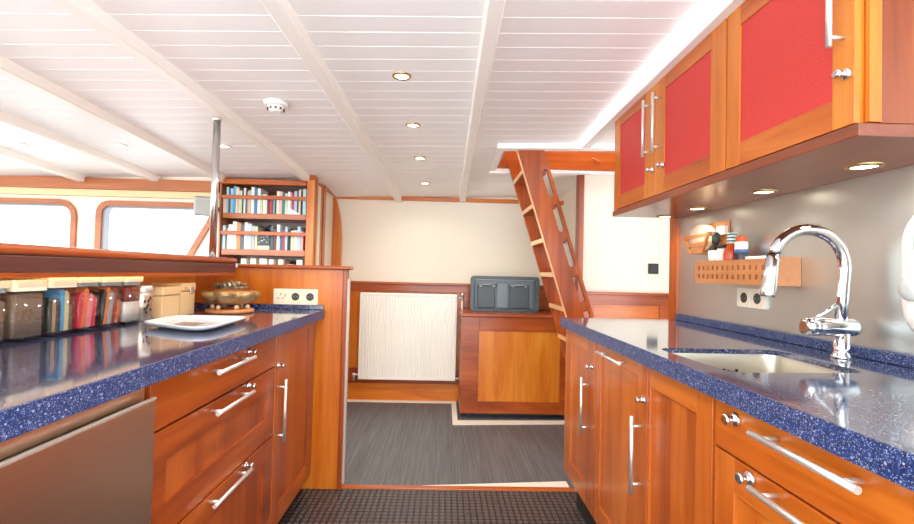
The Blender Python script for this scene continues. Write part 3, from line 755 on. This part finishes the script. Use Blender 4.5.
c2 = [(0, 40, CR, 1.705), (40, 66, W_, 1.705), (66, 82, TE, 1.69), (82, 114, DR, 1.70), (114, 146, RE, 1.70), (146, 170, SL_, 1.69), (170, 192, GR, 1.70), (192, 216, DG, 1.688), (219, 262, CR, 1.731), (262, 308, PK, 1.729), (308, 352, TE, 1.72), (352, 398, PG, 1.715), (398, 440, W_, 1.729), (440, 464, GR, 1.715), (464, 500, CM, 1.722), (500, 548, PB, 1.735), (548, 572, NA, 1.742), (572, 610, BE, 1.748), (610, 636, BK, 1.738), (638, 694, PB, 1.752)]
for a, b, c, h in c1: rowA.append((218+a/15.4, 218+b/15.4, c, h))
for a, b, c, h in c2: rowA.append((262+a/15.4, 262+b/15.4, c, h))
c3 = [(42, 62, SL_, 1.435), (62, 100, PB, 1.462), (100, 118, BR, 1.455), (118, 134, W_, 1.44), (134, 186, W_, 1.47), (186, 236, W_, 1.492), (236, 286, TN, 1.482), (286, 330, SL_, 1.470), (330, 368, CR, 1.488), (368, 420, PB, 1.478), (420, 464, GR, 1.462), (464, 496, PG, 1.458)]
c4 = [(106, 146, SL_, 1.465), (146, 182, BR, 1.44), (184, 224, W_, 1.478), (224, 256, BL, 1.45), (256, 286, RE, 1.44), (286, 320, PB, 1.462), (320, 356, BK, 1.45), (358, 400, PG, 1.435), (400, 440, CR, 1.438), (440, 480, PB, 1.466), (480, 514, PK, 1.43)]
rowB = [(216+a/11.9, 216+b/11.9, c, h) for a, b, c, h in c3]+[(262+a/11.9, 262+b/11.9, c, h) for a, b, c, h in c4]
rowC = [(222+i*9.6, 222+i*9.6+w, c, h) for i, (w, c, h) in enumerate(((6, BE, 1.17), (6.5, GR, 1.175), (5.5, W_, 1.214), (6, CR, 1.216), (7.5, W_, 1.217), (5, W_, 1.213), (5.5, CR, 1.214), (6, BE, 1.18), (6.5, W_, 1.214)))]
ORDN = 'first second third fourth fifth sixth seventh eighth ninth tenth eleventh twelfth thirteenth fourteenth fifteenth sixteenth seventeenth eighteenth nineteenth twentieth'.split()
ORDN += ['twenty-'+w for w in ORDN[:9]]+['thirtieth']+['thirty-'+w for w in ORDN[:9]]
def book(x0, x1, z0, z1, depth, col, name='book'):
    g_ = .0006; y0 = BY+.024; mb = MB()
    o = MB().box(x0+g_, x1-g_, y0, y0+depth, z0, z1, .0018, 1).build('book', colour(col, .5))
    MB().box(x0+.002, x1-.002, y0+.004, y0+depth+.0005, z1-.001, z1+.0006).build('page_block', colour((238, 230, 212), .7), o)
    return o
for row, z0, shelfname, grp in ((rowA, 1.5555, 'upper', 'books on the upper shelf of the bookcase'), (rowB, 1.2845, 'middle', 'books on the middle shelf of the bookcase'), (rowC, 1.0005, 'lower', 'books on the lowest visible shelf of the bookcase')):
    for i, (a, b, (cn, col), h) in enumerate(row):
        col = tuple(max(0, min(255, v+random.randint(-7, 7))) for v in col)
        o = book(max(bx(a), -1.6885), bx(b), z0, h, random.uniform(.13, .155), col)
        tag(o, '%s book, %s from the chrome pole on the %s shelf' % (cn, ORDN[i], shelfname), 'book', grp)
# picture standing in the middle row, card and ball
pf = thing('photo_frame', 'dark patterned picture standing among the middle shelf books', 'picture', (-1.36, 3.6, 1.2845))
MB().box(bx(258.3), bx(270.6), BY+.022, BY+.034, 1.316, 1.425, .001).build('picture_face', plain('dark_picture', (64, 72, 76), .4), pf)
mb = MB()
for k in range(14):
    a, b = random.uniform(.1, .9), random.uniform(.1, .9); x = bx(258.3)+a*(bx(270.6)-bx(258.3)); z = 1.33+b*.08
    mb.box(x-.004, x+.004, BY+.0205, BY+.0222, z-.003, z+.003)
mb.build('pale_specks', colour((214, 220, 220)), pf)
MB().box(bx(258.3), bx(270.6), BY+.016, BY+.036, 1.2845, 1.315, .002).build('base_block', colour((240, 224, 190)), pf, label='cream block under the picture')
o = MB().sphere((bx(267.5), BY+.10, 1.4495), .03).sphere((bx(267.5), BY+.10, 1.4205), .016).box(bx(265.5), bx(269.5), BY+.085, BY+.115, 1.2845, 1.415).build('figurine', blackp)
tag(o, 'black round-topped ornament behind the dark picture on the middle shelf', 'ornament')
cd = MB()
A, B_, C_ = (bx(290), 1.5565), (bx(291.6), 1.60), (bx(302), 1.5565)
cd.plate([A, B_, C_], [[(bx(292.2), 1.5605), (bx(292.6), 1.59), (bx(299), 1.5605)]], 0, .004, XZ(BY+.012))
cd.plate([(bx(292.2), 1.5605), (bx(292.6), 1.59), (bx(299), 1.5605)], [], .002, .004, XZ(BY+.012))
o = cd.build('folded_card', colour((244, 244, 242)))
tag(o, 'small white triangular card leaning on the upper shelf books', 'card')

# ================================================================ POLE, SPEAKER, DETECTOR
pl = thing('support_pole', 'polished chrome support pole between bar and ceiling', 'pole', (-1.142, 2.335, 0))
zt = ceilz(-1.142, 2.335)-.047
MB().cyl((-1.142, 2.335, 1.1965), (-1.142, 2.335, zt), .0168, k=28).build('tube', plain('pole_steel', (206, 206, 206), .2, 1.0), pl)
MB().lathe((-1.142, 2.335, zt-.012), [(.018, 0), (.022, .002), (.022, .012)]).build('top_collar', satin, pl)
MB().lathe((-1.142, 2.335, 1.1962), [(.022, 0), (.022, .0006), (.018, .001)]).build('base_flange', satin, pl)
sp = thing('wall_speaker', 'small grey loudspeaker mounted above the slanting-ended window', 'speaker', (-1.72, 3.45, 1.5))
mb = MB().box(-1.80, -1.675, 3.34, 3.47, 1.515, 1.645, .012, 3)
m4 = Matrix.Translation((-1.737, 3.4, 1.58)) @ Matrix.Rotation(.5, 4, 'Z') @ Matrix.Rotation(.22, 4, 'X') @ Matrix.Translation((1.737, -3.4, -1.58))
bmesh.ops.transform(mb.bm, matrix=m4, verts=mb.bm.verts[:]); mb.build('speaker_box', plain('speaker_grey', (168, 172, 170), .5), sp)
mb = MB().box(-1.79, -1.685, 3.334, 3.341, 1.525, 1.635, .003); bmesh.ops.transform(mb.bm, matrix=m4, verts=mb.bm.verts[:]); mb.build('grille', plain('speaker_grille', (156, 160, 158), .7), sp)
MB().box(-1.745, -1.715, 3.45, 3.60, 1.565, 1.595).build('bracket', greyp, sp)
zx = ceilz(-.825, 2.246)
sd = thing('smoke_detector', 'round white smoke detector on the planked ceiling', 'smoke detector', (-.825, 2.246, zx))
MB().lathe((-.825, 2.246, zx-.022), [(.048, 0), (.054, .004), (.056, .022)]).build('housing', white_plastic, sd)
MB().lathe((-.825, 2.246, zx-.05), [(.018, 0), (.024, .002), (.034, .012), (.040, .018), (.040, .03)]).build('sensor_head', white_plastic, sd)
mb = MB()
for k in range(10):
    a = 2*math.pi*k/10; mb.sphere((-.825+.0375*math.cos(a), 2.246+.0375*math.sin(a), zx-.036), .0052, 8)
mb.build('vent_slots', dark_gap, sd)

# ================================================================ SOCKETS
def sock_face(t, cx, cz, fn, uk=False):
    """one socket module in a plane; fn maps (u, v, t)->xyz, t outward"""
    MB().plate(rrect(cx-.031, cx+.031, cz-.031, cz+.031, .004, 3), [], .008, .0105, fn).build('socket_insert', cream_plastic, t)
    if uk:
        mb = MB()
        for (a, b, w, h_) in ((0, .012, .004, .009), (-.013, -.010, .008, .004), (.011, -.010, .008, .004), (.022, .006, .0035, .018)):
            mb.plate([(cx+a-w/2, cz+b-h_/2), (cx+a+w/2, cz+b-h_/2), (cx+a+w/2, cz+b+h_/2), (cx+a-w/2, cz+b+h_/2)], [], .0105, .0112, fn)
        mb.build('pin_slots', dark_gap, t)
    else:
        circ = [(cx+.0205*math.cos(2*math.pi*i/20), cz+.0205*math.sin(2*math.pi*i/20)) for i in range(20)]
        c2_ = [(cx+.017*math.cos(2*math.pi*i/20), cz+.017*math.sin(2*math.pi*i/20)) for i in range(20)]
        MB().plate(circ, [], .0105, .0112, fn).build('socket_well', plain('socket_well_dark', (70, 68, 66), .5) if not bpy.data.materials.get('socket_well_dark') else bpy.data.materials['socket_well_dark'], t)
        mb = MB()
        for sx in (-.0095, .0095):
            mb.plate([(cx+sx+.0026*math.cos(2*math.pi*i/10), cz+.0026*math.sin(2*math.pi*i/10)) for i in range(10)], [], .0112, .0118, fn)
        mb.build('pin_holes', greyp, t)
t = thing('wall_socket', 'cream triple socket plate on the golden end partition', 'socket', (-.78, 2.5, .96))
fL = lambda u, v, w: (u, 2.5-w, v)
MB().plate(rrect(-.896, -.666, .962, 1.042, .005, 3), [], 0, .008, fL).build('faceplate', cream_plastic, t)
for k, cx in enumerate((-.857, -.781, -.705)): sock_face(t, cx, 1.002, fL, k == 0)
t = thing('wall_socket', 'white double socket plate on the steel wall under the spice rack', 'socket', (1.19, 1.78, 1.04))
fR = lambda u, v, w: (1.19-w, u, v)
MB().plate(rrect(1.70, 1.873, 1.040, 1.114, .005, 3), [], 0, .008, fR).build('faceplate', white_plastic, t)
for cy in (1.747, 1.826): sock_face(t, cy, 1.077, fR)

# ================================================================ SPICE RACK AND BOTTLES
sr = thing('spice_rack', 'open-topped wooden spice rack with two rows of square holes', 'spice rack', (1.145, 1.78, 1.13))
holes = []
for i in range(13):
    for z in (1.158, 1.192):
        y = 1.585+i*.0335
        holes.append([(y-.0065, z-.0085), (y+.0065, z-.0085), (y+.0065, z+.0085), (y-.0065, z+.0085)])
MB().plate([(1.54, 1.13), (2.022, 1.13), (2.022, 1.222), (1.54, 1.222)], holes, 0, .012, YZ(1.088)).build('front_board', rackwood, sr)
MB().box(1.10, 1.189, 1.54, 1.552, 1.13, 1.228).build('end_board', rackwood, sr); MB().box(1.10, 1.189, 2.01, 2.022, 1.13, 1.222).build('end_board', rackwood, sr)
MB().box(1.10, 1.178, 1.552, 2.01, 1.164, 1.1715).build('bottom_board', rackwood, sr)
MB().box(1.178, 1.189, 1.552, 2.01, 1.13, 1.222).build('back_board', rackwood, sr)
ZB = 1.1718
def bottle(label, y, parts, x=1.137, name='bottle', cat='bottle'):
    t = thing(name, label, cat, (x, y, ZB))
    for pn, mat, prof in parts:
        prof = [(a_*1.12, b_*.86) for a_, b_ in prof]; MB().lathe((x, y, ZB), prof, k=20).build(pn, mat, t)
    return t
bottle('tall dark bottle with a white label in the spice rack', 1.950, [('body', colour((60, 54, 46), .2), [(.022, 0), (.024, .004), (.024, .115), (.011, .14), (.010, .155)]), ('label_band', colour((238, 234, 226)), [(.0247, .035), (.0247, .110)]), ('cap', colour((56, 70, 58), .35), [(.012, .150), (.0135, .152), (.0135, .195), (.009, .199)])])
bottle('short white-labelled jar with a black lid between dark bottle and red sauce', 1.894, [('body', colour((244, 232, 226), .25), [(.021, 0), (.022, .004), (.022, .112), (.018, .118)]), ('lid', blackp, [(.0195, .117), (.020, .119), (.020, .132), (.018, .134)])])
bottle('red sauce bottle with a striped green and white neck', 1.840, [('body', colour((190, 78, 40), .15), [(.022, 0), (.025, .004), (.026, .09), (.022, .112), (.013, .13), (.0115, .14)]), ('neck_wrap', colour((236, 240, 234), .4), [(.0125, .138), (.0155, .140), (.0150, .185), (.012, .188)]), ('neck_stripe', colour((32, 116, 98), .4), [(.0161, .146), (.0161, .153)]), ('neck_stripe', colour((32, 116, 98), .4), [(.0160, .161), (.0160, .168)]), ('neck_stripe', colour((32, 116, 98), .4), [(.0157, .176), (.0155, .182)])])
bottle('small bottle with an orange-red cap and dark base', 1.778, [('body', colour((52, 46, 48), .2), [(.020, 0), (.021, .004), (.021, .095), (.0195, .10)]), ('label_band', colour((226, 226, 232)), [(.0205, .10), (.021, .101), (.0205, .140), (.016, .142)]), ('blue_band', colour((72, 100, 150)), [(.0214, .088), (.0214, .107)]), ('cap', colour((232, 84, 44), .4), [(.0165, .141), (.0175, .143), (.0175, .162), (.015, .165)])])
for lab, y, c in (('small white lidded box in the spice rack nearer the bottles', 1.693, (242, 240, 234)), ('small white lidded box in the spice rack nearer the tap', 1.637, (236, 230, 222))):
    t = thing('spice_box', lab, 'box', (1.137, y, ZB))
    MB().box(1.115, 1.16, y-.025, y+.025, ZB, ZB+.045, .003).build('body', colour(c), t)
    MB().box(1.113, 1.162, y-.0268, y+.0268, ZB+.045, ZB+.062, .003).build('lid', colour((248, 246, 242)), t)

# wall holder with boards
hd = thing('board_holder', 'slatted wooden wall holder above the spice rack', 'holder', (1.16, 2.060, 1.26))
MB().box(1.178, 1.189, 1.935, 2.190, 1.285, 1.395, .002).build('back_board', rackwood, hd)
MB().plate([(2.190, 1.325), (2.190, 1.341), (1.970, 1.346), (1.970, 1.332)], [], 0, .01, YZ(1.118)).plate([(2.155, 1.290), (2.160, 1.303), (1.990, 1.310), (2.000, 1.290)], [], 0, .01, YZ(1.118)).plate([(2.130, 1.262), (2.140, 1.280), (2.010, 1.282), (2.020, 1.264)], [], 0, .01, YZ(1.118)).build('front_slat', rackwood, hd)
MB().plate([(2.190, 1.345), (2.175, 1.345), (2.115, 1.262), (2.130, 1.262)], [], 0, .01, YZ(1.1165)).plate([(1.970, 1.35), (1.985, 1.35), (2.030, 1.264), (2.018, 1.264)], [], 0, .01, YZ(1.1165)).box(1.117, 1.19, 2.020, 2.130, 1.258, 1.264).box(1.128, 1.19, 2.178, 2.188, 1.326, 1.346).box(1.128, 1.19, 1.972, 1.982, 1.331, 1.350).build('side_frame', rackwood, hd)
o = MB().plate([(2.080+.098*math.cos(2*math.pi*i/36), 1.328+.062*math.sin(2*math.pi*i/36)) for i in range(36)], [], 0, .018, YZ(1.142)).build('serving_board', colour((246, 228, 196), .5))
tag(o, 'pale round board standing in the slatted wall holder', 'board')
o = MB().box(1.160, 1.176, 1.930, 1.985, 1.335, 1.372, .002).build('recipe_card', colour((246, 240, 232)))
tag(o, 'small white card tucked at the edge of the wall holder', 'card')

# white rounded dispenser on the steel wall
dp = thing('wall_dispenser', 'white rounded dispenser on the steel wall at the edge of view', 'dispenser', (1.15, 1.03, 1.0))
def disp():
    mb = MB(); rings = []
    for dx, ins in ((0, 0), (.06, 0), (.085, .008), (.098, .022), (.102, .04)):
        L = rrect(.83+ins, 1.118-ins, 1.0+ins, 1.345-ins, .10-ins*.6, 8)
        rings.append([mb.bm.verts.new((1.189-dx, u, v)) for u, v in L])
    mb.skin(rings); return mb
disp().build('housing', white_plastic, dp)
MB().lathe((1.088, 1.062, 1.135), [(.026, 0), (.027, .012), (.022, .02), (.008, .023)], axis=(-1, 0, 0)).build('knob', plain('light_grey_knob', (196, 198, 196), .35), dp)
MB().box(1.084, 1.0885, 1.03, 1.062, 1.225, 1.262, .002).build('badge', colour((40, 160, 156), .4), dp)

# ================================================================ THINGS ON THE BAR-SIDE WORKTOP
ZT = .9375
def jar(label, y0, y1, ztop, seal):
    t = thing('storage_jar', label, 'jar', (-1.19, (y0+y1)/2, ZT), 'clear storage jars along the bar')
    xa, xb = -1.240, -1.117
    zl = ztop-.028
    mb = MB(); r = .012
    rings = []
    for z, i in ((ZT, .006), (ZT+.006, .001), (zl, 0.0), (zl, .003), (ZT+.009, .004), (ZT+.0095, .012)):
        rings.append([mb.bm.verts.new((u, v, z)) for u, v in rrect(xa+i, xb-i, y0+.002+i, y1-.002-i, r, 4)])
    mb.skin(rings); mb.build('clear_body', jar_clear, t)
    if seal:
        MB().plate(rrect(xa+.005, xb-.004, y0+.007, y1-.007, .01, 4), [], 0, .012, XY(zl)).build('lid_seal', seal_clear, t)
        MB().plate(rrect(xa-.001, xb+.002, y0+.001, y1-.001, .012, 4), [], 0, .018, XY(zl+.012)).build('lid', cream_plastic, t)
    else:
        MB().plate(rrect(xa-.001, xb+.002, y0+.001, y1-.001, .012, 4), [], 0, .030, XY(zl)).build('lid', cream_plastic, t)
    return (xa+.006, xb-.0055, y0+.0075, y1-.0075, ZT+.011, zl-.004)
def fill(name, label, cat, box_, frac, col, kind=None):
    xa, xb, ya, yb, z0, z1 = box_
    mb = MB(); rings = []; zt_ = z0+(z1-z0)*frac
    for z, i in ((z0, 0), (zt_-.004, 0), (zt_, .006)):
        rings.append([mb.bm.verts.new((u, v, z+(random.uniform(-.004, .004) if z > z0+.01 else 0))) for u, v in rrect(xa+i, xb-i, ya+i, yb-i, .01, 4)])
    mb.skin(rings)
    o = mb.build(name, col); tag(o, label, cat)
    if kind: o['kind'] = kind
def grain(name, a, b):
    m, nt, bb = newmat(name); tc = nt.nodes.new('ShaderNodeTexCoord'); n = nt.nodes.new('ShaderNodeTexNoise'); n.inputs['Scale'].default_value = 320; n.inputs['Detail'].default_value = 2
    nt.links.new(tc.outputs['Object'], n.inputs['Vector']); r = ramp(nt, [(.35, a), (.65, b)]); nt.links.new(n.outputs['Fac'], r.inputs['Fac']); nt.links.new(r.outputs[0], bb.inputs['Base Color']); bb.inputs['Roughness'].default_value = .8
    return m
coffee = grain('ground_coffee', (120, 96, 76), (158, 132, 108)); cocoa = grain('dark_powder', (130, 98, 74), (164, 130, 100)); flour = grain('white_powder', (232, 226, 216), (248, 244, 236)); tea = grain('red_brown_tea', (110, 34, 26), (168, 70, 46))
b0 = jar('clear storage jar of brown powder closest to the camera', 1.115, 1.245, 1.098, True)
fill('brown_powder', 'brown powder filling the storage jar closest to the camera', 'powder', b0, .86, cocoa, 'stuff')
b1 = jar('wide clear storage jar full of ground coffee', 1.249, 1.358, 1.10, False)
fill('ground_coffee', 'dark ground coffee filling the wide storage jar', 'coffee', b1, .97, coffee, 'stuff')
b2 = jar('clear storage jar of upright blue and tan packets', 1.362, 1.466, 1.106, False)
def packs(b, items):
    xa, xb, ya, yb, z0, z1 = b; n = len(items); w = (yb-ya)/n
    for i, (cn, col, h_, tilt, wh) in enumerate(items):
        mb = MB(); y = ya+(i+.5)*w; hh = (z1-z0)*h_
        mb.box(xa+.003, xb-.002-.002*(i%2), -w*.47, w*.47, 0, hh, .003)
        # crimped top of the packet
        mb.box(xa+.006, xb-.006, -w*.18, w*.18, hh, hh+.006)
        sh = math.tan(tilt)
        for v in mb.bm.verts: v.co.y += y+sh*(v.co.z-hh/2); v.co.z += z0+.0005
        for v in mb.bm.verts: v.co.y = min(max(v.co.y, ya+.0012), yb-.0012)
        o = mb.build('packet', colour(col, .35)); tag(o, '%s packet inside %s' % (cn, wh), 'packet', 'packets in the storage jars')
w2 = 'the storage jar beside the ground coffee'
packs(b2, [('dark green', (66, 70, 58), .75, 0, w2), ('tan', (196, 160, 120), .70, .0, w2), ('dark grey', (74, 76, 82), .72, 0, w2), ('bright blue', (86, 180, 236), .93, 0, w2), ('pale yellow', (236, 214, 166), .9, .0, w2), ('olive', (110, 112, 84), .6, .0, w2)])
b3 = jar('clear storage jar of red and pink packets', 1.470, 1.566, 1.106, True)
w3 = 'the storage jar of red and pink packets'
packs(b3, [('deep red', (220, 60, 76), .82, .12, w3), ('orange', (250, 136, 76), .95, .12, w3), ('pink', (250, 150, 160), .8, .12, w3), ('scarlet', (236, 50, 64), .7, .12, w3)])
b4 = jar('clear storage jar of orange and dark packets', 1.570, 1.674, 1.105, True)
w4 = 'the storage jar of orange and dark packets'
packs(b4, [('black', (48, 48, 48), .88, .14, w4), ('bright orange', (250, 146, 60), .95, .14, w4), ('silver grey', (176, 178, 182), .84, .14, w4), ('brown-red', (170, 70, 50), .9, .14, w4), ('rust orange', (222, 110, 50), .6, .14, w4)])
b5 = jar('clear storage jar half white powder, half red-brown tea', 1.678, 1.778, 1.104, True)
fill('white_powder', 'white powder in the lower half of the last storage jar', 'powder', (b5[0], b5[1], b5[2], b5[3], b5[4], b5[4]+(b5[5]-b5[4])*.55), 1.0, flour, 'stuff')
fill('red_tea', 'red-brown tea lying over white powder in the last jar', 'tea', (b5[0], b5[1], b5[2], b5[3], b5[4]+(b5[5]-b5[4])*.56, b5[5]), .96, tea, 'stuff')
sh = thing('shaker', 'steel shaker canister between last storage jar and card boxes', 'shaker', (-1.166, 1.832, ZT))
MB().lathe((-1.166, 1.832, ZT), [(.040, 0), (.043, .003), (.043, .10), (.041, .105)], k=28).build('body', steel_front, sh)
MB().lathe((-1.166, 1.832, ZT+.105), [(.042, 0), (.0435, .003), (.0435, .026), (.040, .030), (.02, .031)], k=28).build('lid', satin, sh)
mb = MB()
for k in range(9):
    a = random.uniform(-.6, .5); z = ZT+.03+random.random()*.06
    mb.sphere((-1.166+.0425*math.cos(a), 1.832+.0425*math.sin(a), z), .0065, 8, (.35, 1, 1.1))
mb.build('dark_motif', colour((60, 56, 54)), sh)
for lab, y0, y1, zt_, latch in (('tan lidded card box nearer the steel shaker', 1.892, 2.022, 1.064, False), ('tan lidded card box with a catch nearer the bronze bowl', 2.026, 2.140, 1.076, True)):
    t = thing('card_box', lab, 'box', (-1.19, (y0+y1)/2, ZT), 'tan card boxes')
    zl = zt_-.038
    MB().box(-1.240, -1.117, y0+.003, y1-.003, ZT, zl, .003).build('body', boxwood, t)
    MB().box(-1.243, -1.114, y0, y1, zl+.002, zt_, .006, 3).build('lid', boxwood, t)
    if latch:
        MB().box(-1.1142, -1.111, y0+.065, y0+.09, zl-.008, zl+.02, .001).build('catch', satin, t)
        MB().box(-1.1142, -1.112, y0+.02, y0+.045, zl+.005, zl+.022, .001).build('hinge_tab', colour((200, 160, 110)), t)

# bronze bowl on a round stand
bx_, by_ = -1.0, 2.228
st = thing('bowl_stand', 'round pale wooden stand with ball feet under the bronze bowl', 'stand', (bx_, by_, ZT))
MB().lathe((bx_, by_, ZT), [(.098, 0), (.104, .004), (.104, .014), (.098, .018), (.03, .019)], k=40).build('disc', rackwood, st)
for k in range(6):
    a = 2*math.pi*k/6+.25
    MB().sphere((bx_+.075*math.cos(a), by_+.075*math.sin(a), ZT+.0285), .0105, 14).build('ball_foot', colour((240, 208, 160), .3), st)
def bronze_mat(name, a, b, c):
    m, nt, bb = newmat(name); tc = nt.nodes.new('ShaderNodeTexCoord'); n = nt.nodes.new('ShaderNodeTexNoise'); n.inputs['Scale'].default_value = 26; n.inputs['Detail'].default_value = 5
    nt.links.new(tc.outputs['Object'], n.inputs['Vector']); r = ramp(nt, [(.32, a), (.5, b), (.68, c)]); nt.links.new(n.outputs['Fac'], r.inputs['Fac']); nt.links.new(r.outputs[0], bb.inputs['Base Color'])
    bb.inputs['Metallic'].default_value = .55; bb.inputs['Roughness'].default_value = .35
    return m
bronze = bronze_mat('aged_bronze', (124, 92, 58), (176, 140, 92), (210, 184, 140)); bronze_d = bronze_mat('dark_bronze', (70, 56, 40), (110, 90, 62), (190, 176, 146))
bw = thing('lidded_bowl', 'lobed bronze bowl with an ornate lid on a round stand', 'bowl', (bx_, by_, ZT+.039))
def lobed(prof, lobes, amp, k=72):
    mb = MB(); rings = []
    for r, z in prof:
        rings.append([mb.bm.verts.new((bx_+r*(1+amp*(abs(math.sin(lobes*a/2))-.5))*math.cos(a), by_+r*(1+amp*(abs(math.sin(lobes*a/2))-.5))*math.sin(a), ZT+z)) for a in (2*math.pi*i/k for i in range(k))])
    mb.skin(rings); return mb
lobed([(.054, .039), (.078, .044), (.104, .060), (.116, .082), (.116, .095), (.110, .099), (.101, .097), (.094, .090)], 7, .2).build('bowl_body', bronze, bw)
MB().lathe((bx_, by_, ZT+.088), [(.095, 0), (.092, .006), (.070, .012), (.066, .022), (.058, .026)], k=36).build('inner_rim', colour((206, 134, 76), .35), bw)
mb = MB().lathe((bx_, by_, ZT+.112), [(.074, 0), (.082, .003), (.078, .008), (.058, .018), (.030, .026), (.012, .029)], k=36)
for k in range(18):
    a = 2*math.pi*k/18; mb.sphere((bx_+.060*math.cos(a), by_+.060*math.sin(a), ZT+.131), .007, 8); 
    if k % 2: mb.sphere((bx_+.034*math.cos(a), by_+.034*math.sin(a), ZT+.139), .0065, 8)
mb.sphere((bx_, by_, ZT+.143), .009, 10)
mb.build('ornate_lid', bronze_d, bw)

# white square plate
pt = thing('serving_plate', 'square white plate lying on the bar-side worktop', 'plate', (-.95, 1.80, ZT))
def plate_mesh():
    mb = MB(); rings = []
    q = [(-1.018, 1.612), (-.735, 1.455), (-.755, 1.862), (-1.045, 1.868)]
    for s_, z in ((.70, 0), (.93, .010), (1.0, .019), (1.0, .022), (.97, .0215), (.80, .011), (.72, .0085)):
        c = Vector((-.888, 1.70)); rings.append([mb.bm.verts.new((c.x+(u-c.x)*s_, c.y+(v-c.y)*s_, ZT+z)) for u, v in rpoly(q, .07, 7)])
    mb.skin(rings); return mb
plate_mesh().build('dish', plain('glazed_white', (238, 242, 246), .12), pt)
MB().plate([(-.93, 1.65), (-.84, 1.61), (-.85, 1.70), (-.94, 1.73)], [], 0, .0012, XY(ZT+.0088)).build('printed_motif', colour((150, 130, 116)), pt)
